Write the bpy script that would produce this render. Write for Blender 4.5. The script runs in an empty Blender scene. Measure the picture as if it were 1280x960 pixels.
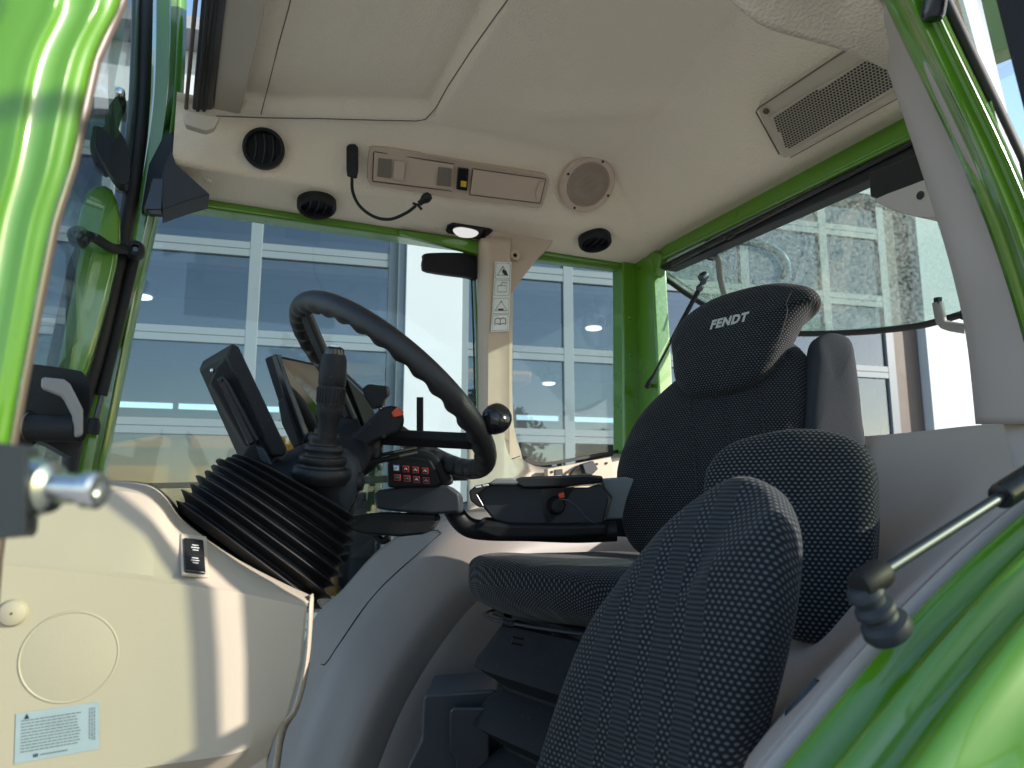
import bpy, bmesh, math, random
import numpy as np
from mathutils import Vector, Matrix
from mathutils.bvhtree import BVHTree
random.seed(4)
COL = bpy.context.scene.collection
rad = math.radians
# ------------------------------------------------------------------ camera geometry
F = 950.; PITCH = rad(9.5); YAW = rad(24)
CAM = Vector((0, 0, 2.15))
_h = Vector((math.sin(YAW), math.cos(YAW), 0)); _r = Vector((math.cos(YAW), -math.sin(YAW), 0)); _z = Vector((0, 0, 1))
_f = _h*math.cos(PITCH) + _z*math.sin(PITCH); _u = _r.cross(_f)
def ray(px, py): return _f + _r*((px-640)/F) + _u*((480-py)/F)
def P(px, py, d): return CAM + ray(px, py)*d
def PY(px, py, Y):
    q = ray(px, py); return CAM + q*(Y/q.y)
def PX(px, py, X):
    q = ray(px, py); return CAM + q*(X/q.x)
def PZ(px, py, Z):
    q = ray(px, py); return CAM + q*((Z-2.15)/q.z)
def PP(px, py, p0, n):
    q = ray(px, py); n = Vector(n); return CAM + q*((Vector(p0)-CAM).dot(n)/q.dot(n))
def YL(pts, Y): return [PY(a, b, Y) for a, b in pts]
def Y3(pts): return [PY(a, b, c) for a, b, c in pts]
# ------------------------------------------------------------------ materials
def _nt(name):
    m = bpy.data.materials.new(name); m.use_nodes = True
    nt = m.node_tree; nt.nodes.clear()
    out = nt.nodes.new('ShaderNodeOutputMaterial')
    return m, nt, out
class N:
    def __init__(s, nt): s.nt = nt
    def __call__(s, kind, **kw):
        n = s.nt.nodes.new('ShaderNode'+kind)
        for k, v in kw.items(): setattr(n, k, v)
        return n
    def link(s, a, b): s.nt.links.new(a, b)
    def math(s, op, a, b=None, c=None):
        n = s.nt.nodes.new('ShaderNodeMath'); n.operation = op
        for i, v in enumerate((a, b, c)):
            if v is None: continue
            if isinstance(v, (int, float)): n.inputs[i].default_value = v
            else: s.nt.links.new(v, n.inputs[i])
        return n.outputs[0]
def M(name, col, rough=.5, metal=0, coat=0, bump=0, bscale=200, var=.06, vscale=6, spec=.5, bkind='noise', coatr=.05, dust=0):
    m, nt, out = _nt(name); n = N(nt)
    b = n('BsdfPrincipled'); n.link(b.outputs[0], out.inputs[0])
    b.inputs['Roughness'].default_value = rough; b.inputs['Metallic'].default_value = metal
    b.inputs['Coat Weight'].default_value = coat; b.inputs['Coat Roughness'].default_value = coatr
    b.inputs['Specular IOR Level'].default_value = spec
    tc = n('TexCoord')
    nz = n('TexNoise'); nz.inputs['Scale'].default_value = vscale; nz.inputs['Detail'].default_value = 6
    n.link(tc.outputs['Object'], nz.inputs['Vector'])
    mx = n('Mix', data_type='RGBA'); mx.inputs[6].default_value = tuple(c*(1-var) for c in col)+(1,); mx.inputs[7].default_value = tuple(min(1, c*(1+var)) for c in col)+(1,)
    n.link(nz.outputs[0], mx.inputs[0])
    colout = mx.outputs[2]
    if dust:
        n2 = n('TexNoise'); n2.inputs['Scale'].default_value = 260; n2.inputs['Detail'].default_value = 3
        n.link(tc.outputs['Object'], n2.inputs['Vector'])
        t = n.math('GREATER_THAN', n2.outputs[0], .70)
        n3 = n('TexNoise'); n3.inputs['Scale'].default_value = 7; n.link(tc.outputs['Object'], n3.inputs['Vector'])
        t = n.math('MULTIPLY', t, n.math('MULTIPLY', n3.outputs[0], dust))
        m2 = n('Mix', data_type='RGBA'); m2.inputs[7].default_value = (.35, .32, .27, 1)
        n.link(t, m2.inputs[0]); n.link(colout, m2.inputs[6]); colout = m2.outputs[2]
    n.link(colout, b.inputs['Base Color'])
    r = n('MapRange'); r.inputs[3].default_value = rough*.85; r.inputs[4].default_value = min(1, rough*1.2)
    n.link(nz.outputs[0], r.inputs[0]); n.link(r.outputs[0], b.inputs['Roughness'])
    if bump:
        if bkind == 'noise':
            bn = n('TexNoise'); bn.inputs['Detail'].default_value = 2; o = bn.outputs[0]
        else:
            bn = n('TexVoronoi'); o = bn.outputs['Distance']
        bn.inputs['Scale'].default_value = bscale
        n.link(tc.outputs['Object'], bn.inputs['Vector'])
        bp = n('Bump'); bp.inputs['Strength'].default_value = bump; bp.inputs['Distance'].default_value = .001
        n.link(o, bp.inputs['Height']); n.link(bp.outputs[0], b.inputs['Normal'])
    return m
def fabric(name, base, dot, du=.009, dv=.0058, stripes=False, ribs=False, dl=.30, dh=.2):
    m, nt, out = _nt(name); n = N(nt)
    b = n('BsdfPrincipled'); n.link(b.outputs[0], out.inputs[0])
    b.inputs['Roughness'].default_value = .85; b.inputs['Specular IOR Level'].default_value = .12
    b.inputs['Sheen Weight'].default_value = .1; b.inputs['Sheen Roughness'].default_value = .5
    uv = n('UVMap'); sp = n('SeparateXYZ'); n.link(uv.outputs[0], sp.inputs[0])
    wob = n('TexNoise'); wob.inputs['Scale'].default_value = 30; n.link(uv.outputs[0], wob.inputs['Vector'])
    U = n.math('ADD', n.math('DIVIDE', sp.outputs[0], du), n.math('MULTIPLY', wob.outputs[0], .35)); V = n.math('DIVIDE', sp.outputs[1], dv)
    row = n.math('FLOOR', V)
    U2 = n.math('ADD', U, n.math('MULTIPLY', n.math('MODULO', n.math('ABSOLUTE', row), 2.), .5))
    fu = n.math('SUBTRACT', n.math('FRACT', U2), .5); fv = n.math('SUBTRACT', n.math('FRACT', V), .5)
    fu = n.math('DIVIDE', fu, dl); fv = n.math('DIVIDE', fv, dh*1.6)
    d = n.math('SQRT', n.math('ADD', n.math('MULTIPLY', fu, fu), n.math('MULTIPLY', fv, fv)))
    mr = n('MapRange'); mr.inputs[1].default_value = 1.15; mr.inputs[2].default_value = .6; n.link(d, mr.inputs[0])
    mask = mr.outputs[0]
    fine = n.math('MULTIPLY', n.math('ADD', n.math('SINE', n.math('MULTIPLY', sp.outputs[1], 3800.)), 1.), .25)
    if stripes:   # woven bands that run up the seat: flat ribbed weave between dotted lines
        s = n.math('FRACT', n.math('DIVIDE', sp.outputs[0], .042))
        band = n.math('GREATER_THAN', s, .42)
        inside = n.math('LESS_THAN', n.math('ABSOLUTE', sp.outputs[0]), .085)
        band = n.math('MULTIPLY', band, inside)
        rib = n.math('ADD', n.math('MULTIPLY', n.math('SINE', n.math('MULTIPLY', sp.outputs[1], 1250.)), .5), .5)
        rib = n.math('MULTIPLY', rib, .42)
        mask = n.math('ADD', n.math('MULTIPLY', mask, n.math('SUBTRACT', 1., band)), n.math('MULTIPLY', rib, band))
    nz = n('TexNoise'); nz.inputs['Scale'].default_value = 900; n.link(uv.outputs[0], nz.inputs['Vector'])
    mx = n('Mix', data_type='RGBA'); mx.inputs[6].default_value = base+(1,); mx.inputs[7].default_value = dot+(1,)
    fac = n.math('MULTIPLY', n.math('ADD', mask, n.math('MULTIPLY', fine, .12)), n.math('ADD', n.math('MULTIPLY', nz.outputs[0], .7), .6))
    n.link(fac, mx.inputs[0]); n.link(mx.outputs[2], b.inputs['Base Color'])
    bp = n('Bump'); bp.inputs['Strength'].default_value = .6; bp.inputs['Distance'].default_value = .0012
    n.link(n.math('ADD', mask, n.math('MULTIPLY', nz.outputs[0], .4)), bp.inputs['Height'])
    cr = n('TexNoise'); cr.inputs['Scale'].default_value = 9; cr.inputs['Detail'].default_value = 2; cr.inputs['Distortion'].default_value = 1.2; n.link(uv.outputs[0], cr.inputs['Vector'])
    b2 = n('Bump'); b2.inputs['Strength'].default_value = .5; b2.inputs['Distance'].default_value = .02; n.link(cr.outputs[0], b2.inputs['Height']); n.link(b2.outputs[0], bp.inputs['Normal'])
    n.link(bp.outputs[0], b.inputs['Normal'])
    return m
def glass(name, tint, refl, rough=0., smudge=0., pebble_grain=0.):
    m, nt, out = _nt(name); n = N(nt)
    t = n('BsdfTransparent'); t.inputs[0].default_value = tint+(1,)
    g = n('BsdfGlossy'); g.inputs[0].default_value = (.95, .98, 1, 1); g.inputs['Roughness'].default_value = rough
    lw = n('LayerWeight'); lw.inputs['Blend'].default_value = .5
    k = n.math('POWER', lw.outputs['Facing'], 5.)
    k = n.math('ADD', n.math('MULTIPLY', k, .8*(1-refl)), refl)
    mx = n('MixShader'); n.link(k, mx.inputs[0]); n.link(t.outputs[0], mx.inputs[1]); n.link(g.outputs[0], mx.inputs[2])
    res = mx.outputs[0]
    if smudge:
        tc = n('TexCoord'); nz = n('TexNoise'); nz.inputs['Scale'].default_value = 5; nz.inputs['Detail'].default_value = 8; nz.inputs['Distortion'].default_value = 1.5
        n.link(tc.outputs['Object'], nz.inputs['Vector'])
        df = n('BsdfDiffuse'); df.inputs[0].default_value = (.6, .62, .62, 1)
        mm = n('MapRange'); mm.inputs[1].default_value = .45; mm.inputs[2].default_value = .85; mm.inputs[4].default_value = smudge; n.link(nz.outputs[0], mm.inputs[0])
        m2 = n('MixShader'); n.link(mm.outputs[0], m2.inputs[0]); n.link(res, m2.inputs[1]); n.link(df.outputs[0], m2.inputs[2]); res = m2.outputs[0]
    if pebble_grain:      # painted grain standing in for pebbles reflected in the pane
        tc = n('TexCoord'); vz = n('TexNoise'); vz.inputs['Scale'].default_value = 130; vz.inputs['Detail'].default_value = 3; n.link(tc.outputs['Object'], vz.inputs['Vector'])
        mm = n('MapRange'); mm.inputs[1].default_value = .38; mm.inputs[2].default_value = .66; mm.inputs[4].default_value = pebble_grain; n.link(vz.outputs[0], mm.inputs[0])
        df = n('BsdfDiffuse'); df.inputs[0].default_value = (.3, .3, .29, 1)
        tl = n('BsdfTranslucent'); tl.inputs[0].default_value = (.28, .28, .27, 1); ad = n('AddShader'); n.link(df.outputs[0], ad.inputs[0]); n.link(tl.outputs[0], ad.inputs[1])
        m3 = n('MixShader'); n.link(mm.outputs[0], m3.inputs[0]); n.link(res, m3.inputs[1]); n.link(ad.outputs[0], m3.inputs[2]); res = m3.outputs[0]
    n.link(res, out.inputs[0]); return m
def emit(name, col, s):
    m, nt, out = _nt(name); n = N(nt); e = n('Emission'); e.inputs[0].default_value = col+(1,); e.inputs[1].default_value = s
    n.link(e.outputs[0], out.inputs[0]); return m
GREEN = M('green_paint', (.082, .225, .007), .28, coat=1, var=.03, bump=.04, bscale=60)
LINER = M('beige_liner', (.76, .65, .50), .75, var=.04, bump=1, bscale=230, bkind='v')
LINER2 = M('beige_hatch_cloth', (.6, .52, .40), .8, var=.05, bump=.5, bscale=500)
BEIGE = M('beige_plastic', (.44, .375, .29), .5, var=.03, bump=.12, bscale=700)
TAN = M('tan_plastic', (.52, .395, .30), .5, var=.03, bump=.15, bscale=700)
HOUS = M('shaded_housing_plastic', (.235, .208, .19), .5, var=.03, bump=.15, bscale=600)  # beige darkened so the housing's shade sits in the base colour
GREYB = M('grey_beige_plastic', (.43, .36, .32), .55, var=.03, bump=.15, bscale=600)
BLACK = M('black_plastic', (.012, .0125, .014), .5, var=.2, bump=.25, bscale=900, dust=.25, spec=.22)
BLACKG = M('black_gloss_plastic', (.012, .013, .015), .18, var=.1)
SLATE = M('slate_plastic', (.026, .031, .039), .5, spec=.3, var=.08, bump=.2, bscale=900)
RUBBER = M('black_rubber', (.012, .012, .013), .45, spec=.3, var=.3, vscale=20, bump=.15, bscale=300, dust=.4)
SEAL = M('rubber_seal', (.008, .008, .009), .6)
LEATHER = M('wheel_grip', (.014, .014, .015), .38, var=.1, bump=.5, bscale=700, bkind='v')
STEEL = M('zinc_steel', (.62, .62, .60), .25, metal=1, var=.05)
DSTEEL = M('dark_steel', (.09, .10, .12), .45, metal=1)
SILVER = M('silver_plastic', (.20, .195, .185), .45, var=.05, bump=.3, bscale=900)
RED = M('orange_red', (.62, .06, .015), .4)
KEYR = M('key_red', (.40, .035, .04), .4); KEYB = M('key_blue', (.03, .08, .28), .4); KEYG = M('key_green', (.05, .25, .08), .4)
WHITE = M('white_print', (.72, .74, .72), .5, var=.02)
YELLOW = M('yellow_plastic', (.65, .42, .03), .4)
PRINT = M('black_print', (.02, .02, .02), .5)
GREYPR = M('grey_print', (.16, .18, .2), .5)
STICK = M('silver_sticker', (.33, .40, .46), .3, var=.15, vscale=30)
FAB = fabric('dotted_seat_fabric', (.007, .008, .0105), (.08, .086, .09), .0062, .0042)
FABB = fabric('dotted_side_fabric', (.008, .009, .012), (.115, .12, .12), .0076, .0052)
FABS = fabric('striped_seat_fabric', (.010, .0115, .014), (.088, .096, .10), .0076, .0052, stripes=True)
GFAB = M('grey_armrest_cloth', (.034, .038, .045), .85, spec=.15, var=.25, vscale=300, bump=.8, bscale=900)
LOGO = M('grey_embroidery', (.45, .45, .43), .7, bump=.5, bscale=1500)
CABGL = glass('cab_glass', (.91, .95, .94), .016, 0, .010)
REARGL = glass('rear_glass', (.66, .78, .75), .09, .0, .03, pebble_grain=.27)
DOORGL = glass('door_glass', (.78, .83, .70), .07, 0, .02)
HALLGL = glass('hall_glass', (.74, .80, .84), .08, .0)
SCREEN = glass('screen_glass', (.05, .05, .05), .35)
ALU = M('painted_aluminium', (.13, .165, .18), .45, var=.04, vscale=2, bump=.05)
CLAD = M('white_cladding', (.43, .47, .49), .6, var=.05, vscale=1.5, bump=.5, bscale=120)
# ------------------------------------------------------------------ objects
def props(o, label=None, cat=None, group=None, kind=None):
    if label: o['label'] = label
    if cat: o['category'] = cat
    if group: o['group'] = group
    if kind: o['kind'] = kind
    return o
def thing(name, loc, label, cat, group=None):
    o = bpy.data.objects.new(name, None); COL.objects.link(o); o.location = loc; o.empty_display_size = .05
    return props(o, label, cat, group)
def root_loc(p):
    l = Vector((0, 0, 0))
    while p is not None: l = l+p.location; p = p.parent
    return l
def obj(name, vs, fs, mat, parent=None, smooth=True, bevel=0, uv=None, seg=3, solid=0, angle=35, sub=0):
    L = root_loc(parent)
    me = bpy.data.meshes.new(name)
    me.from_pydata([tuple(Vector(v)-L) for v in vs], [], fs)
    if uv is not None:
        ul = me.uv_layers.new(name='UVMap')
        for lp in me.loops: ul.data[lp.index].uv = uv[lp.vertex_index]
    bm = bmesh.new(); bm.from_mesh(me); bmesh.ops.recalc_face_normals(bm, faces=bm.faces); bm.to_mesh(me); bm.free()
    me.materials.append(mat)
    o = bpy.data.objects.new(name, me); COL.objects.link(o); o.parent = parent
    if solid:
        s = o.modifiers.new('s', 'SOLIDIFY'); s.thickness = abs(solid); s.offset = -1 if solid > 0 else 1
    if bevel:
        b = o.modifiers.new('b', 'BEVEL'); b.width = bevel; b.segments = seg; b.limit_method = 'ANGLE'; b.angle_limit = rad(angle); b.harden_normals = True
    if sub:
        s = o.modifiers.new('d', 'SUBSURF'); s.levels = sub; s.render_levels = sub
    if smooth:
        me.shade_smooth()
        if (solid and not bevel) or smooth == 'auto':
            me.set_sharp_from_angle(angle=rad(angle))
    return o
def catmull(pts, n=6, closed=True):
    pts = [Vector(p) for p in pts]; k = len(pts); out = []
    rng = range(k) if closed else range(k-1)
    for i in rng:
        if closed: a, b, c, d = pts[i-1], pts[i], pts[(i+1) % k], pts[(i+2) % k]
        else: a, b, c, d = pts[max(i-1, 0)], pts[i], pts[i+1], pts[min(i+2, k-1)]
        for j in range(n):
            t = j/n
            out.append(.5*((2*b)+(c-a)*t+(2*a-5*b+4*c-d)*t*t+(3*b-a-3*c+d)*t**3))
    if not closed: out.append(pts[-1])
    return out
def bestn(pts):
    n = Vector((0, 0, 0)); k = len(pts)
    for i in range(k):
        a, b = pts[i], pts[(i+1) % k]; n += a.cross(b)
    n.normalize(); c = sum(pts, Vector())/k
    if n.dot(CAM-c) < 0: n = -n     # faces the camera
    return n, c
def slab(name, pts, thick, mat, parent=None, bevel=.002, off=None, smooth=True, seg=3):
    smooth = smooth and bevel > 0
    pts = [Vector(p) for p in pts]; n, c = bestn(pts); k = len(pts)
    o = Vector(off) if off is not None else -n*thick
    return obj(name, pts+[p+o for p in pts], [list(range(k)), list(range(k, 2*k))]+[[i, (i+1) % k, k+(i+1) % k, k+i] for i in range(k)], mat, parent, smooth, bevel, seg=seg)
def prism2(name, a, b, mat, parent=None, bevel=.002, seg=3):
    k = len(a)
    return obj(name, list(a)+list(b), [list(range(k)), list(range(k, 2*k))]+[[i, (i+1) % k, k+(i+1) % k, k+i] for i in range(k)], mat, parent, True, bevel, seg=seg)
def ringslab(name, outer, inner, thick, mat, parent=None, bevel=.0015, off=None):
    n, c = bestn([Vector(p) for p in outer]); o = Vector(off) if off is not None else -n*thick; k = len(outer)
    vs = list(outer)+list(inner)+[Vector(p)+o for p in outer]+[Vector(p)+o for p in inner]; fs = []
    for i in range(k):
        j = (i+1) % k
        fs += [[i, j, k+j, k+i], [2*k+i, 2*k+j, 3*k+j, 3*k+i], [i, j, 2*k+j, 2*k+i], [k+i, k+j, 3*k+j, 3*k+i]]
    return obj(name, vs, fs, mat, parent, True, bevel)
def inset(pts, f):
    c = sum((Vector(p) for p in pts), Vector())/len(pts); return [c+(Vector(p)-c)*f for p in pts]
def puff(name, outline, tf, tb, mat, parent=None, n=2.6, rings=14, nrm=None, sm=5, upv=(0, 0, 1), bend=None, uvo=(0, 0)):
    o = catmull(outline, sm) if sm else [Vector(p) for p in outline]
    nn, c = bestn(o)
    if nrm is not None: nn = Vector(nrm).normalized()
    up = Vector(upv); right = up.cross(nn).normalized(); upp = nn.cross(right).normalized()
    k = len(o); vs = []; fs = []; uv = []
    def add(p, extra=0):
        vs.append(p); d = p-c; uv.append((d.dot(right)+uvo[0], d.dot(upp)+uvo[1]+extra))
    layers = []
    for side, T in ((1, tf), (-1, tb)):
        for i in range(rings+1):
            a = (math.pi/2)*i/rings; s = math.cos(a)**(2/n) if side == 1 else math.cos(a)**(2/n); hgt = math.sin(a)**(2/n)*T
            if side == -1 and i == 0: continue
            if i == rings: s = 0.0
            layers.append((side*i, s, side*hgt))
    layers.sort(key=lambda l: l[0])
    idx = []
    for _, s, h in layers:
        if s == 0:
            add(c+nn*h); idx.append([len(vs)-1]*k); continue
        row = []
        for q in o:
            p = c+(q-c)*s+nn*h
            if bend: p = bend(p, c, right, upp, nn)
            add(p, h*.0); row.append(len(vs)-1)
        idx.append(row)
    # texture runs outwards from the crown of the front along the surface
    for j in range(k):
        acc = 0; prv = vs[idx[-1][j]]
        d2 = o[j]-c; dx, dy = d2.dot(right), d2.dot(upp); m_ = math.hypot(dx, dy) or 1
        for li in range(len(layers)-2, -1, -1):
            cur = vs[idx[li][j]]; acc += (cur-prv).length; prv = cur
            if len(set(idx[li])) > 1: uv[idx[li][j]] = (dx/m_*acc+uvo[0], dy/m_*acc+uvo[1])
    for a, b in zip(idx[:-1], idx[1:]):
        for i in range(k):
            j = (i+1) % k; f_ = [a[i], a[j], b[j], b[i]]
            g = []
            for q in f_:
                if q not in g: g.append(q)
            if len(g) > 2: fs.append(g)
    ob = obj(name, vs, fs, mat, parent, True, uv=uv)
    ob['frame_c'] = tuple(c)
    return ob
def tube(name, pts, r, mat, parent=None, segs=14, closed=False, sm=0, cap=True, flat=1.0):
    pts = catmull(pts, sm, closed) if sm else [Vector(p) for p in pts]
    k = len(pts); rr = r if callable(r) else (lambda t: r)
    vs = []; fs = []; prev = None
    for i, p in enumerate(pts):
        if closed: t = pts[(i+1) % k]-pts[i-1]
        else: t = pts[min(i+1, k-1)]-pts[max(i-1, 0)]
        t.normalize()
        a = Vector((0, 0, 1)) if abs(t.z) < .9 else Vector((0, 1, 0))
        if prev is not None: a = prev
        x = (a-t*a.dot(t)).normalized(); prev = x; y = t.cross(x)
        R = rr(i/max(1, k-1))
        for j in range(segs):
            w = 2*math.pi*j/segs; vs.append(p+x*math.cos(w)*R+y*math.sin(w)*R*flat)
    for i in range(k if closed else k-1):
        for j in range(segs):
            a = i*segs+j; b = i*segs+(j+1) % segs; c = ((i+1) % k)*segs+(j+1) % segs; d = ((i+1) % k)*segs+j; fs.append([a, b, c, d])
    if not closed and cap: fs += [list(range(segs)), list(range((k-1)*segs, k*segs))]
    return obj(name, vs, fs, mat, parent, 'auto', angle=50)
def lathe(name, p0, axis, prof, mat, parent=None, segs=40, sharp=35, sx=1.0, ref=None):
    ax = Vector(axis).normalized(); a = Vector(ref) if ref is not None else (Vector((0, 0, 1)) if abs(ax.z) < .9 else Vector((1, 0, 0)))
    x = (a-ax*a.dot(ax)).normalized(); y = ax.cross(x); p0 = Vector(p0)
    vs = []; fs = []; rows = []
    for R, h in prof:
        if R < 1e-6: vs.append(p0+ax*h); rows.append([len(vs)-1]*segs); continue
        row = []
        for j in range(segs):
            w = 2*math.pi*j/segs; vs.append(p0+ax*h+x*math.cos(w)*R+y*math.sin(w)*R*sx); row.append(len(vs)-1)
        rows.append(row)
    for A, B in zip(rows[:-1], rows[1:]):
        for j in range(segs):
            q = [A[j], A[(j+1) % segs], B[(j+1) % segs], B[j]]; g = []
            for v in q:
                if v not in g: g.append(v)
            if len(g) > 2: fs.append(g)
    if prof[0][0] > 1e-6 and prof[0] != prof[-1]: fs.append(rows[0][:])
    if prof[-1][0] > 1e-6 and prof[0] != prof[-1]: fs.append(rows[-1][:])
    return obj(name, vs, fs, mat, parent, 'auto', angle=sharp)
def resample(pts, n):
    pts = [Vector(p) for p in pts]; d = [0]
    for a, b in zip(pts[:-1], pts[1:]): d.append(d[-1]+(b-a).length)
    out = []
    for i in range(n):
        t = d[-1]*i/(n-1); j = 0
        while j < len(d)-2 and d[j+1] < t: j += 1
        s = (t-d[j])/max(1e-9, d[j+1]-d[j]); out.append(pts[j].lerp(pts[j+1], min(1, max(0, s))))
    return out
def loft(name, rows, mat, parent=None, n=40, rsm=0, solid=0, closed=False, smooth=True, csm=6, angle=35):
    R = [resample(catmull(r, csm, False) if csm else r, n) for r in rows]
    if rsm:   # smooth across the rows too
        cols = [catmull([r[i] for r in R], rsm, False) for i in range(n)]
        R = [[cols[i][k] for i in range(n)] for k in range(len(cols[0]))]
    vs = [p for r in R for p in r]; fs = []
    m = len(R)
    for i in range(m-1 if not closed else m):
        for j in range(n-1):
            a = i*n+j; b = ((i+1) % m)*n+j; fs.append([a, a+1, b+1, b])
    if closed: fs += [[i*n for i in range(m)], [i*n+n-1 for i in range(m)]]
    return obj(name, vs, fs, mat, parent, smooth, solid=solid, angle=angle)
def box(name, c, ax, mat, parent=None, bevel=.002, seg=3):
    c = Vector(c); a, b, d = (Vector(v) for v in ax)
    vs = [c+a*i+b*j+d*k for i in (-1, 1) for j in (-1, 1) for k in (-1, 1)]
    return obj(name, vs, [[0, 1, 3, 2], [4, 6, 7, 5], [0, 4, 5, 1], [2, 3, 7, 6], [0, 2, 6, 4], [1, 5, 7, 3]], mat, parent, True, bevel, seg=seg)
def abox(name, x0, x1, y0, y1, z0, z1, mat, parent=None, bevel=.002, seg=2):
    return box(name, ((x0+x1)/2, (y0+y1)/2, (z0+z1)/2), (((x1-x0)/2, 0, 0), (0, (y1-y0)/2, 0), (0, 0, (z1-z0)/2)), mat, parent, bevel, seg)
def bar(name, a, b, w, t, mat, parent=None, side=None, bevel=.002):
    a = Vector(a); b = Vector(b); d = (b-a)
    s = Vector(side) if side is not None else Vector((0, 1, 0))
    y = d.cross(s).normalized(); s = y.cross(d.normalized()).normalized()
    return box(name, (a+b)/2, (d/2, s*w/2, y*t/2), mat, parent, bevel)
def bvh(o):
    L = root_loc(o.parent); me = o.data
    return BVHTree.FromPolygons([v.co+L for v in me.vertices], [tuple(p.vertices) for p in me.polygons])
def proj(tree, px, py, lift=.001):
    q = ray(px, py).normalized(); l, n, i, d = tree.ray_cast(CAM, q)
    if l is None:
        best = None
        for k in range(8, 120):
            p = CAM+q*k*.03; c, nn, i, dd = tree.find_nearest(p)
            if c is not None and (best is None or dd < best[0]): best = (dd, c, nn)
        l, n = best[1], best[2]
    if n.dot(q) > 0: n = -n
    return l+n*lift, n
def text(body, size, bold=.0, shear=0):
    cu = bpy.data.curves.new('t', 'FONT'); cu.body = body; cu.space_character = 1.12; cu.size = size; cu.offset = bold; cu.shear = shear; cu.align_x = 'CENTER'; cu.align_y = 'CENTER'; cu.resolution_u = 4
    o = bpy.data.objects.new('t', cu); COL.objects.link(o)
    dg = bpy.context.evaluated_depsgraph_get(); me = bpy.data.meshes.new_from_object(o.evaluated_get(dg))
    vs = [(v.co.x, v.co.y) for v in me.vertices]; fs = [list(p.vertices) for p in me.polygons]
    bpy.data.objects.remove(o); bpy.data.curves.remove(cu); bpy.data.meshes.remove(me)
    return vs, fs
def flat2(vs2, fs, c, x, y, name, mat, parent, th=.0006):
    c = Vector(c); x = Vector(x); y = Vector(y)
    return obj(name, [c+x*a+y*b for a, b in vs2], fs, mat, parent, False, solid=0)
def sm01(t): t = min(1, max(0, t)); return t*t*(3-2*t)

# ================================================================== SETTING
w = bpy.data.worlds.new('World'); bpy.context.scene.world = w; w.use_nodes = True
SUN_EL, SUN_AZ = rad(20), rad(50)       # azimuth measured from -Y towards +X
sd = Vector((math.sin(SUN_AZ)*math.cos(SUN_EL), -math.cos(SUN_AZ)*math.cos(SUN_EL), math.sin(SUN_EL)))
nt = w.node_tree; bg = nt.nodes['Background']; sky = nt.nodes.new('ShaderNodeTexSky'); sky.sky_type = 'NISHITA'; sky.sun_disc = False
sky.sun_elevation = SUN_EL; sky.sun_rotation = math.atan2(sd.x, sd.y); sky.air_density = 1.0; sky.dust_density = .6; sky.ozone_density = 1.5
nt.links.new(sky.outputs[0], bg.inputs[0]); bg.inputs[1].default_value = .15
sl = bpy.data.lights.new('sun', 'SUN'); sl.energy = 3.3; sl.angle = rad(.53); sl.color = (1, .93, .84)
so = bpy.data.objects.new('sun', sl); COL.objects.link(so); so.rotation_euler = (-sd).to_track_quat('-Z', 'Y').to_euler()
GROUND = M('pebbled_concrete', (.34, .33, .32), .9, var=.1, vscale=1, bump=1, bscale=38, bkind='v')
_nt2 = GROUND.node_tree; _n = N(_nt2); _b = [q for q in _nt2.nodes if q.type == 'BSDF_PRINCIPLED'][0]
_tc = _n('TexCoord'); _vo = _n('TexVoronoi'); _vo.inputs['Scale'].default_value = 38; _n.link(_tc.outputs['Object'], _vo.inputs['Vector'])
_sx = _n('SeparateColor'); _n.link(_vo.outputs['Color'], _sx.inputs[0]); _mx = _n('Mix', data_type='RGBA'); _mx.inputs[6].default_value = (.11, .107, .102, 1); _mx.inputs[7].default_value = (.60, .585, .56, 1)
_n.link(_sx.outputs[0], _mx.inputs[0]); _n.link(_mx.outputs[2], _b.inputs['Base Color'])
g_ = obj('ground', [(-90, -90, 0), (90, -90, 0), (90, 90, 0), (-90, 90, 0)], [[0, 1, 2, 3]], GROUND, smooth=False); props(g_, kind='structure')

# ---- workshop hall
FA = rad(24+75); FD = Vector((math.sin(FA), math.cos(FA), 0)); FN = Vector((FD.y, -FD.x, 0))   # FN points towards the camera side
F0 = CAM+_h*7.0; F0.z = 0
if FN.dot(CAM-F0) < 0: FN = -FN
def FPt(s, z, o=0): return F0+FD*s+Vector((0, 0, z))+FN*o
hall = thing('workshop_hall', FPt(0, 0), 'pale workshop hall with three tall glazed sectional doors beyond the tractor cab', 'building')
def fbox(name, s0, s1, z0, z1, o0, o1, mat, parent, bevel=.004):
    return box(name, FPt((s0+s1)/2, (z0+z1)/2, (o0+o1)/2), (FD*(s1-s0)/2, FN*(o1-o0)/2, Vector((0, 0, (z1-z0)/2))), mat, parent, bevel, 1)
TOP = 6.15
fbox('pier', -1.02, -.50, 0, 5.6, -.35, .10, CLAD, hall)
fbox('pier', 4.66, 5.30, 0, 5.6, -.35, .10, CLAD, hall)
fbox('pier', -8.4, -7.7, 0, 5.6, -.35, .10, CLAD, hall)
fbox('pier', 9.1, 9.8, 0, 5.6, -.35, .10, CLAD, hall)
fbox('wall', -14, -8.4, 0, 5.6, -.35, .08, CLAD, hall)
fbox('fascia', -14, 9.8, 5.602, TOP, -.35, .12, CLAD, hall)
fbox('roof', -14.3, 10.1, TOP+.002, TOP+.12, -14.5, .45, M('roof_sheet', (.25, .26, .27), .5), hall)
fbox('column_frame', -1.09, -1.022, 0, 5.6, -.2, .06, ALU, hall)
fbox('column_frame', 4.30, 4.655, 0, 5.6, -.30, -.02, M('brown_steel', (.10, .075, .06), .6), hall)
rails = [.06, .45, 1.25, 2.05, 2.845, 3.63, 4.42, 5.2, 5.55]
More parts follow.
